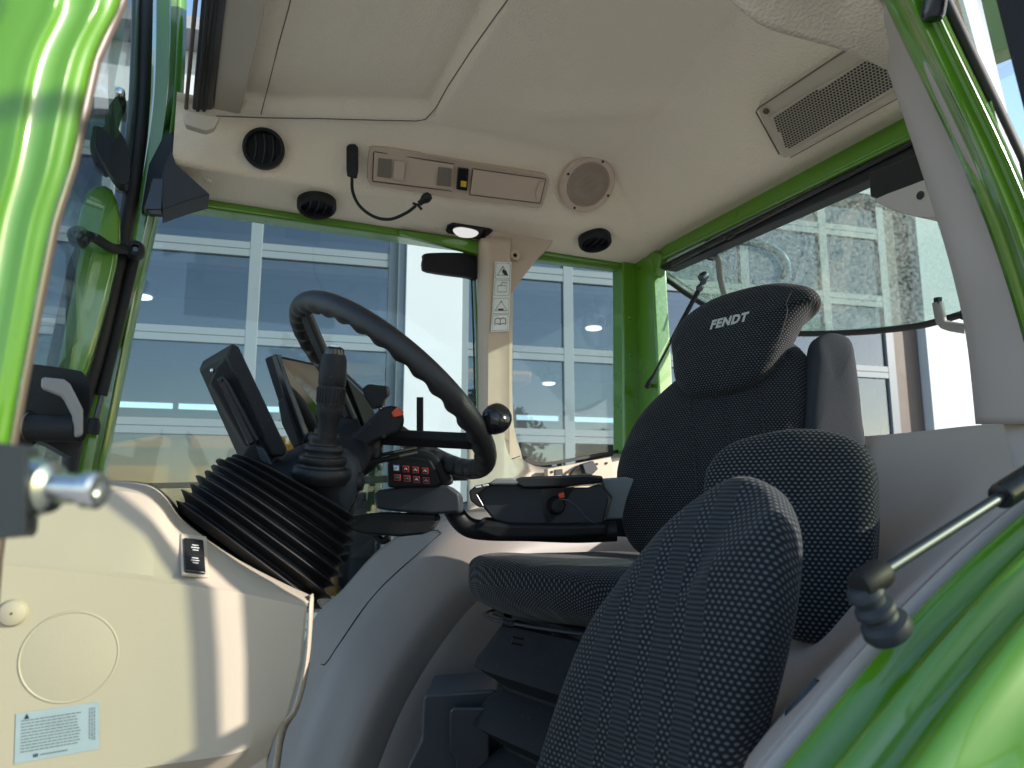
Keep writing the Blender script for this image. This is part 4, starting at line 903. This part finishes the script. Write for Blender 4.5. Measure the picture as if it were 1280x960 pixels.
slab('column_cover', [P(x, y, 1.06) for x, y in [(318, 556), (330, 560), (345, 590), (372, 606), (420, 640), (430, 642), (425, 648), (360, 612), (330, 592)]], .04, SLATE, colm, .004)
lathe('tilt_lever_tip', P(448, 602, 1.05), _r, [(0, -.004), (.014, -.002), (.012, .006), (.0, .010)], RUBBER, colm, 20)
# joystick on the column
js = thing('joystick', P(404, 590, 1.02), 'black joystick lever with stepped boot in front of the steering wheel', 'joystick')
jd = (P(414, 470, 1.0)-P(406, 560, 1.0)).normalized(); jb = P(402, 590, 1.02)
lathe('boot', jb-jd*.002, jd, [(0, -.012), (.034, -.012), (.039, -.004), (.040, .002), (.037, .008), (.030, .009), (.029, .012), (.0325, .017), (.031, .023), (.025, .024), (.024, .028), (.027, .033), (.025, .038), (.020, .039), (.019, .043), (.021, .047), (.019, .052), (.015, .053), (.014, .06), (0, .06)], RUBBER, js, 48, sharp=50)
gb = P(409, 548, 1.01)
lathe('grip', gb, jd, [(0, 0), (.0125, 0), (.013, .02), (.0165, .030), (.0178, .036), (.0178, .040), (.0172, .041), (.0178, .045), (.0182, .068), (.0172, .070), (.0182, .072), (.0182, .085), (.0165, .105), (.0145, .112), (0, .113)], BLACK, js, 44, sharp=30)
for k in range(26):
    w_ = 2*math.pi*k/26; x = Vector((1, 0, 0)); x = (x-jd*x.dot(jd)).normalized(); y = jd.cross(x); d_ = x*math.cos(w_)+y*math.sin(w_)
    bar('grip_rib', gb+jd*.047+d_*.0181, gb+jd*.067+d_*.0184, .0018, .0016, BLACK, js, side=d_.cross(jd), bevel=.0004)
lathe('cap', gb+jd*.113, jd, [(0, .010), (.009, .009), (.0125, .006), (.0135, 0), (.0135, -.003)], BLACKG, js, 32)
lathe('button', gb+jd*.121-_f*.003, jd, [(0, .0035), (.005, .003), (.0065, 0)], WHITE, js, 20)
# ---- steering wheel
t_ = rad(50); e1 = Vector((math.sin(t_), 0, -math.cos(t_))); e2_ = Vector((0, 1, 0)); wn = Vector((math.cos(t_), 0, math.sin(t_)))
wc = P(489, 488, 1.235); WR = .193
whl = thing('steering_wheel', wc, 'black steering wheel with a wavy grip and spinner knob', 'steering wheel')
vsr = []; fsr = []; A, Bn = 260, 20
for i in range(A):
    ph = 2*math.pi*i/A; rd = e1*math.cos(ph)+e2_*math.sin(ph)
    for j in range(Bn):
        th = 2*math.pi*j/Bn; inner = max(0, -math.cos(th-.5))
        r = .0163+.0028*inner*math.sin(34*ph)
        vsr.append(wc+rd*WR+rd*math.cos(th)*r+wn*math.sin(th)*r*1.05)
for i in range(A):
    for j in range(Bn): fsr.append([i*Bn+j, i*Bn+(j+1) % Bn, ((i+1) % A)*Bn+(j+1) % Bn, ((i+1) % A)*Bn+j])
obj('rim', vsr, fsr, LEATHER, whl, True)
hub = P(452, 545, 1.22)
lathe('hub', hub-wn*.03, wn, [(0, -.02), (.045, -.02), (.05, .0), (.05, .02), (.042, .032), (0, .036)], BLACK, whl, 40)
def rimp(ph, dn=0): return wc+(e1*math.cos(ph)+e2_*math.sin(ph))*(WR-.008)+wn*dn
bar('spoke', hub+wn*-.005, rimp(rad(180), -.002), .044, .012, BLACK, whl, bevel=.005)
bar('spoke', hub+Vector((.0, -.0, .0)), P(597, 552, 1.17), .030, .018, BLACK, whl, side=wn.cross(_r), bevel=.005)
bar('spoke', hub, rimp(rad(75), -.002), .030, .014, BLACK, whl, bevel=.005)
kn = P(621, 523, 1.13)
tube('knob_stem', [P(599, 543, 1.15), P(612, 531, 1.14)], .009, SLATE, whl, 14)
lathe('spinner_knob', kn, (P(628, 516, 1.10)-P(604, 540, 1.14)), [(0, -.026), (.012, -.024), (.019, -.016), (.0225, -.005), (.0225, .004), (.0195, .012), (.0185, .013), (.014, .017), (0, .019)], BLACKG, whl, 40)
# shroud with the orange button
shr = prism2('column_shroud', [P(x, y, 1.10) for x, y in [(414, 580), (420, 562), (440, 545), (468, 518), (478, 509), (492, 506), (503, 512), (506, 528), (500, 541), (470, 552), (450, 565), (436, 578)]], [P(x, y, 1.20) for x, y in [(414, 580), (420, 562), (440, 545), (468, 518), (478, 509), (492, 506), (503, 512), (506, 528), (500, 541), (470, 552), (450, 565), (436, 578)]], BLACK, colm, .010)
prism2('hazard_button', [P(x, y, 1.094) for x, y in [(489, 516), (497, 508), (500, 512), (505, 514), (502, 520), (492, 522)]], [P(x, y, 1.12) for x, y in [(489, 516), (497, 508), (500, 512), (505, 514), (502, 520), (492, 522)]], RED, shr, .002)
for a, b in ((462, 530), (480, 545)): lathe('screw_hole', P(a, b, 1.098), -_f, [(0, .001), (.003, .001), (.003, -.001)], SEAL, shr, 10)
tube('stalk', [P(440, 583, 1.15), P(520, 566, 1.25)], .0045, BLACK, colm, 10); tube('stalk', [P(440, 576, 1.16), P(520, 560, 1.26)], .003, BLACK, colm, 10)
# dash display behind the wheel
ddb = slab('dash_display', [P(x, y, 1.28) for x, y in [(408, 500), (428, 462), (478, 510), (470, 545), (420, 560)]], .02, BLACKG, colm, .004)
slab('screen', [P(x, y, 1.275) for x, y in [(412, 503), (430, 468), (474, 511), (466, 538), (424, 552)]], .003, SCREEN, ddb, .001)
slab('bracket_clip', [P(x, y, 1.24) for x, y in [(452, 486), (460, 480), (484, 483), (486, 494), (480, 500), (478, 508), (466, 512), (456, 498)]], .02, BLACK, colm, .003)
box('antenna_post', P(525, 520, 1.45), (_r*.006, _u*.036, _f*.006), BLACK, colm, .001)

# ================================================================== MONITORS
def monitor(label, face, thick, arm=None, screen=None, mat=BLACK):
    cc = sum(face, Vector())/len(face); t = thing('monitor', cc, label, 'monitor', 'monitors beside the steering column')
    slab('housing', face, 0, mat, t, .004, off=thick)
    return t
m1f = [P(289, 430, 1.12), P(297, 432, 1.12), P(361, 560, 1.09), P(336, 571, 1.08)]
# slim slab whose screen looks back at the driver: near edge faces the camera
M1a = [P(283, 443, 1.06), P(290, 428, 1.06), P(299, 433, 1.06), P(360, 562, 1.06), P(355, 571, 1.06), P(340, 570, 1.06)]
mon1 = thing('monitor', P(320, 500, 1.06), 'slim black monitor seen edge-on, nearest, standing left of the joystick', 'monitor', 'monitors beside the steering column')
prism2('housing', M1a, [p+Vector((-.03, .20, .01)) for p in M1a], BLACK, mon1, .004)
bk = [P(262, 478, 1.085), P(270, 458, 1.08), P(284, 443, 1.075), P(338, 566, 1.07), P(331, 572, 1.08), P(306, 556, 1.085)]
prism2('rear_cover', bk, [p+Vector((.0, .05, .0)) for p in bk], BLACK, mon1, .005)
rb = [P(271, 474, 1.066), P(277, 470, 1.066), P(318, 552, 1.066), P(311, 556, 1.066)]
prism2('port_recess', rb, [p+Vector((0, .01, 0)) for p in rb], BLACKG, mon1, .001)
tube('cable', [P(276, 476, 1.062), P(279, 472, 1.062), P(285, 480, 1.062), P(322, 550, 1.062)], .003, SEAL, mon1, 8)
slab('mount', [P(x, y, 1.07) for x, y in [(300, 568), (318, 545), (326, 566), (350, 590), (330, 592), (302, 584)]], .05, BLACK, mon1, .006)
lathe('mount_stud', P(265, 463, 1.085), (-1, -1, 0), [(0, .003), (.003, .001), (.003, -.004)], STEEL, mon1, 10)
sc2 = [P(346, 447, 1.36), P(395, 455, 1.46), P(440, 470, 1.56), P(447, 540, 1.56), P(412, 548, 1.45), P(380, 556, 1.34)]
scq = [P(345, 445, 1.34), P(402, 457, 1.50), P(440, 562, 1.44), P(381, 557, 1.32)]
mon2 = thing('monitor', scq[0], 'glossy black monitor mirroring pale light between the edge-on monitor and the joystick', 'monitor', 'monitors beside the steering column')
n2 = (scq[1]-scq[0]).cross(scq[3]-scq[0]).normalized(); n2 = n2 if n2.dot(CAM-scq[0]) > 0 else -n2
slab('housing', [scq[0]+(scq[0]-scq[2])*.02, scq[1]+(scq[1]-scq[3])*.02, scq[2]+(scq[2]-scq[0])*.02, scq[3]+(scq[3]-scq[1])*.02], 0, BLACK, mon2, .004, off=-n2*.022)
slab('screen', [p+n2*.0015 for p in inset(scq, .95)], 0, glass('monitor_glass', (.02, .02, .02), .6, .06), mon2, .0, off=-n2*.001)
e_ = [P(339, 445, 1.33), P(345, 442, 1.33), P(385, 556, 1.31), P(374, 560, 1.31)]
prism2('bezel', e_, [p+_f*.03 for p in e_], BLACKG, mon2, .002)
hs_ = [P(347, 503, 1.32), P(356, 495, 1.32), P(376, 556, 1.30), P(366, 560, 1.30), P(352, 530, 1.32)]
prism2('rear_cover', hs_, [p+_f*.05 for p in hs_], BLACK, mon2, .003)
lathe('mount_ball', P(388, 552, 1.2), _r, [(0, -.012), (.012, -.008), (.016, 0), (.012, .01), (0, .014)], BLACK, mon2, 20)

# ================================================================== ARMREST ASSEMBLY
arm = thing('armrest_console', PY(690, 650, 1.45), 'dark armrest console with keypad beside the driver seat', 'armrest')
d1 = 1.38
def PD(l, d): return [P(x, y, d) for x, y in l]
def pr2(name, l, d, dd, mat, par, bev=.004, shift=(0, 0, 0)):
    a = PD(l, d); return prism2(name, a, [p+_h*dd+Vector(shift) for p in a], mat, par, bev)
pr2('side_panel', [(594, 618), (608, 606), (648, 604), (655, 609), (735, 609), (752, 604), (754, 612), (762, 622), (754, 655), (640, 657), (617, 650), (604, 634)], 1.42, .10, SLATE, arm, .005)
cov = pr2('arm_pad', [(640, 600), (652, 596), (735, 593), (754, 595), (754, 603), (700, 609), (655, 610), (646, 606)], 1.40, .13, BLACKG, arm, .004)
pr2('rear_box', [(752, 598), (782, 596), (800, 600), (800, 648), (756, 650), (764, 622), (754, 610)], 1.46, .10, M('pale_slate', (.16, .18, .18), .45), arm, .005)
pr2('lower_tray', [(755, 650), (800, 646), (800, 672), (755, 670)], 1.47, .10, BLACK, arm, .004)
rc = slab('dial_recess', PD([(676, 611), (718, 609), (690, 652), (684, 654), (678, 640)], 1.417), .004, BLACKG, arm, .001)
lathe('dial', P(696, 632, 1.41), -_f+Vector((.2, 0, .1)), [(0, .010), (.012, .009), (.014, .004), (.016, 0), (.018, -.006)], BLACK, arm, 32)
pr2('orange_lever', [(698, 617), (705, 615), (706, 622), (699, 623)], 1.405, .01, RED, arm, .001)
tube('wire', PD([(698, 624), (712, 626), (724, 636), (734, 648), (746, 655)], 1.40), .001, DSTEEL, arm, 6, sm=4)
pr2('hand_rest', [(608, 606), (620, 598), (640, 597), (652, 600), (650, 606)], 1.40, .09, M('pale_pad', (.22, .24, .23), .5), arm, .004)
kb = pr2('front_keys', [(586, 614), (594, 607), (618, 602), (610, 608), (597, 618), (606, 634), (598, 634), (588, 626)], 1.40, .09, BLACKG, arm, .003)
for a, b in ((597, 609), (606, 607)): slab('key', PD([(a-3, b-1), (a+4, b-2), (a+5, b), (a-2, b+1)], 1.395), .002, WHITE, kb, .0005)
# curved arm
tube('support_arm', PD([(560, 618), (568, 640), (584, 658), (610, 663), (660, 664), (720, 666), (770, 664)], 1.44), lambda u: .019, BLACK, arm, 18, sm=6)
slab('arm_lip', PD([(604, 652), (636, 655), (700, 656), (760, 655), (760, 670), (700, 674), (620, 674), (590, 664)], 1.405), .06, BLACK, arm, .008)
# keypad pod
pod = [(466, 617), (474, 612), (505, 608), (560, 606), (574, 617), (576, 632), (575, 641), (540, 643), (500, 640), (470, 636)]
pr2('pod', pod, 1.33, .09, SLATE, arm, .006)
pr2('pod_base', [(476, 640), (545, 642), (546, 652), (530, 668), (500, 671), (455, 668), (415, 657), (412, 640), (440, 644)], 1.34, .08, BLACK, arm, .006)
pr2('pod_foot', [(395, 640), (420, 643), (480, 660), (545, 655), (540, 664), (470, 670), (395, 652)], 1.36, .05, BLACK, arm, .005)
kp = pr2('keypad', [(484, 580), (488, 574), (512, 570), (538, 574), (548, 592), (552, 604), (545, 609), (484, 609)], 1.32, .07, BLACK, arm, .005)
for r0 in range(2):
    for c0 in range(4):
        x = 495+c0*12+(r0*1.5); y = 585+r0*13+c0*1.2-(1 if r0 else 0)
        mt = KEYB if (r0 == 0 and c0 == 0) else KEYR
        k_ = slab('key', PD([(x-4.2, y-4.2), (x+4.2, y-3.8), (x+4.6, y+4.6), (x-3.8, y+4.2)], 1.3165), .003, mt, kp, .0012)
        slab('key_face', PD([(x-2.9, y-2.9), (x+2.9, y-2.6), (x+3.1, y+3.1), (x-2.7, y+2.9)], 1.3155), .001, (WHITE if c0 == 0 and r0 == 0 else PRINT), k_, .0003)
        tube('symbol', PD([(x-1.6, y+.6), (x, y-1.2), (x+1.8, y+1)], 1.3145), .0007, (KEYB if (c0 == 0 and r0 == 0) else (KEYG if r0 and c0 < 2 else WHITE)), k_, 5)
puff('keypad_hood', PD([(484, 578), (490, 566), (520, 562), (545, 570), (560, 590), (566, 604), (552, 606), (545, 588), (535, 576), (512, 571), (492, 575)], 1.34), .008, .05, BLACK, arm, n=3)
tube('pod_cable', PD([(468, 668), (478, 676), (486, 672)], 1.40), .007, BLACK, arm, 10, sm=4)

# ================================================================== DRIVER SEAT
seat = thing('driver_seat', (.85, 1.15, 1.5), 'dark dotted driver seat with an embroidered headrest', 'seat')
SN = Vector((-1, -.42, .30)).normalized()
S0 = Vector((.945, 1.17, 2.40))
def S(l, off=0): return [PP(a, b, S0+SN*off, SN) for a, b in l]
hr = puff('headrest', S([(843, 450), (842, 425), (858, 400), (890, 378), (930, 364), (970, 356), (998, 357), (1018, 363), (1022, 373), (1004, 388), (984, 425), (966, 458), (945, 478), (915, 491), (880, 496), (858, 492), (846, 476)], .05), .030, .062, FAB, seat, n=2.8, nrm=SN, rings=18)
HT = bvh(hr)
vt, ft = text('FENDT', .0245, .0013, .28)
o_, n_ = proj(HT, 910, 402, 0); xa = (proj(HT, 930, 397, 0)[0]-proj(HT, 890, 406.5, 0)[0]).normalized(); ya = n_.cross(xa).normalized()
def emb(body):
    out = []
    for a, b in vt:
        p = o_+xa*a*.9+ya*b; l, nn2, i2, d2 = HT.ray_cast(p+n_*.05, -n_)
        out.append((l if l is not None else p)+n_*.0009)
    return out
obj('logo_lettering', emb('x'), ft, LOGO, hr, False)
tube('seam', [p+SN*.004 for p in S([(990, 366), (984, 380), (985, 392), (975, 425), (960, 460)], .075)], .0012, SEAL, hr, 6, sm=3)
back = puff('backrest', S([(776, 612), (780, 575), (800, 530), (830, 496), (870, 465), (925, 440), (980, 428), (1008, 446), (1012, 490), (1005, 545), (990, 620), (960, 690), (900, 712), (830, 702), (790, 680)], .0), .045, .06, FAB, seat, n=3.2, nrm=SN, rings=18)
for l in ([(862, 500), (868, 560), (872, 640), (874, 690)], [(905, 500), (912, 560), (915, 640), (918, 690)], [(948, 480), (955, 540), (957, 600)]):
    BT = bvh(back); tube('seam', [proj(BT, a, b, .0008)[0] for a, b in l], .0017, SEAL, back, 6, sm=4)
box('headrest_post', S0+Vector((.045, -.04, .085)), (Vector((0, .012, 0)), Vector((.006, 0, 0)), Vector((.02, 0, .09))), STEEL, seat, .003)
# cushion
def supell(c, ax, ay, k=3.2, n=20, rot=0):
    out = []
    for i in range(n):
        w_ = 2*math.pi*i/n; cw, sw_ = math.cos(w_), math.sin(w_); x = ax*abs(cw)**(2/k)*(1 if cw > 0 else -1); y = ay*abs(sw_)**(2/k)*(1 if sw_ > 0 else -1)
        out.append(Vector(c)+Vector((x*math.cos(rot)-y*math.sin(rot), x*math.sin(rot)+y*math.cos(rot), 0)))
    return out
sc0 = supell((.755, 1.19, 2.03), .255, .25, 3.0, 24, rad(18))
cu = puff('cushion', sc0, .052, .072, FAB, seat, n=2.6, nrm=(0, 0, 1), upv=(1, 0, 0), rings=16, sm=3)
for v in cu.data.vertices:   # raised nose and sides, sunken middle
    p = v.co+root_loc(seat)
    if p.z > 2.03: v.co.z += .02*sm01((.62-p.x)/.15)-.018*math.exp(-((p.x-.8)**2+(p.y-1.2)**2)/.02)
tube('cushion_piping', [p+Vector((0, 0, -.060)) for p in inset(catmull(sc0, 2), .9)], .003, SLATE, cu, 8, closed=True)
# raised left armrest
ar_ = puff('raised_armrest', Y3([(1005, 545, .98), (1008, 500, .98), (1013, 450, .98), (1016, 428, .98), (1028, 419, .975), (1045, 418, .965), (1060, 426, .955), (1066, 450, .95), (1074, 520, .95), (1076, 600, .95), (1003, 600, .98)]), .022, .035, GFAB, seat, n=3.2, rings=12); ar_['label'] = 'grey cloth armrest folded upright'
# seat pan and suspension
abox('seat_pan', .57, .92, 1.0, 1.38, 1.955, 1.975, BLACK, seat, .006)
box('slide_rail', (.74, 1.02, 1.958), ((.17, .03, 0), (0, .02, 0), (0, 0, .012)), DSTEEL, seat, .003); box('slide_rail', (.74, 1.33, 1.958), ((.17, .03, 0), (0, .02, 0), (0, 0, .012)), BLACK, seat, .003)
for a, b in ((628, 778), (690, 792), (700, 815), (640, 800)): tube('bracket', PD([(a, b), (a+14, b+3)], 1.17), .006, BLACK, seat, 8)
def sring(z, s, n=40):
    return [q for q in catmull(supell((.70, 1.13, z), .20*s, .19*s, 6, 28, rad(10)), 2)]
rowsS = []
zs = 1.95
for (dz, s) in ((.012, .80), (0, .84), (-.02, .90), (-.045, .985), (-.056, 1.0), (-.062, .96), (-.085, .80), (-.09, .80), (-.108, .90), (-.135, 1.0), (-.146, 1.02), (-.153, .97), (-.178, .80), (-.183, .80), (-.20, .9), (-.228, 1.02), (-.24, 1.02), (-.248, .97), (-.28, .8), (-.30, .9), (-.34, 1.05), (-.40, 1.05)):
    r_ = sring(zs+dz, s); rowsS.append(r_)
vb = [p for r_ in rowsS for p in r_]; nb = len(rowsS[0])
obj('suspension_bellows', vb, [[i*nb+j, i*nb+(j+1) % nb, (i+1)*nb+(j+1) % nb, (i+1)*nb+j] for i in range(len(rowsS)-1) for j in range(nb)]+[list(range(nb))], M('bellows_blue_black', (.012, .015, .018), .65, spec=.15, bump=.2, bscale=300, dust=.3), seat, 'auto', angle=25)
# storage box with cup holder
sb = thing('storage_box', PY(560, 1000, 1.35), 'dark storage box with a round cup recess beside the seat suspension', 'storage box')
tb = [(530, 872), (534, 868), (595, 863), (625, 868), (625, 885), (562, 888), (545, 880)]
d_ = 1.30
bodyo = PD([(529, 872), (534, 868), (618, 862), (625, 868), (625, 1050), (490, 1050), (510, 958), (526, 925)], d_)
prism2('body', bodyo, [p+_h*.16 for p in bodyo], M('storage_slate', (.028, .033, .042), .5, bump=.15, bscale=700), sb, .006)
prism2('cup_holder', PD([(562, 890), (566, 884), (612, 884), (612, 1050), (572, 1050), (570, 950), (562, 935)], d_-.05), PD([(562, 890), (566, 884), (612, 884), (612, 1050), (572, 1050), (570, 950), (562, 935)], d_), M('storage_slate_two', (.02, .024, .031), .45, bump=.15, bscale=700), sb, .006)
lathe('cup_recess', P(590, 877, d_+.035), (0, 0, 1), [(0, -.002), (.028, -.002), (.030, .001), (.034, .002), (.036, -.004)], SEAL, sb, 36)

# ================================================================== PASSENGER SEAT
ps = thing('passenger_seat', PY(830, 1000, .75), 'folded passenger seat in striped dark fabric, nearest the open door', 'seat')
o3 = Y3([(900, 612, .675), (935, 598, .64), (968, 610, .605), (985, 645, .56), (988, 690, .55), (978, 770, .55), (957, 860, .56), (930, 955, .57), (905, 1040, .58), (660, 1040, .84), (680, 965, .83), (710, 870, .815), (745, 785, .80), (795, 715, .765), (845, 655, .72)])
fn_, fc_ = bestn(o3)
cush = puff('folded_cushion', o3, .030, .045, FABS, ps, n=3.4, rings=18, upv=(-.15, .0, 1), uvo=(.03, 0))
cush['label'] = 'striped cushion folded upright'
o4 = Y3([(884, 610, .90), (892, 580, .90), (915, 558, .88), (950, 546, .85), (1000, 538, .80), (1050, 543, .76), (1082, 560, .73), (1094, 590, .71), (1096, 660, .70), (1090, 730, .70), (1078, 785, .71), (1045, 805, .73), (1000, 802, .77), (960, 785, .82), (905, 760, .88), (886, 700, .90)])
pb = puff('passenger_backrest', o4, .035, .05, FABB, ps, n=3.4, rings=16, upv=(0, 0, 1))
for v in pb.data.vertices: pass

# ================================================================== CAMERA
cd = bpy.data.cameras.new('camera'); cam = bpy.data.objects.new('camera', cd); COL.objects.link(cam); bpy.context.scene.camera = cam
cd.sensor_width = 36; cd.lens = F/1280*36; cd.clip_start = .02; cd.clip_end = 500
cam.matrix_world = Matrix(((_r.x, _u.x, -_f.x, CAM.x), (_r.y, _u.y, -_f.y, CAM.y), (_r.z, _u.z, -_f.z, CAM.z), (0, 0, 0, 1)))
cd.dof.use_dof = True; cd.dof.focus_distance = 1.35; cd.dof.aperture_fstop = 9
vs_ = bpy.context.scene.view_settings; vs_.view_transform = 'Standard'; vs_.look = 'None'; vs_.exposure = 1.22; vs_.gamma = 1
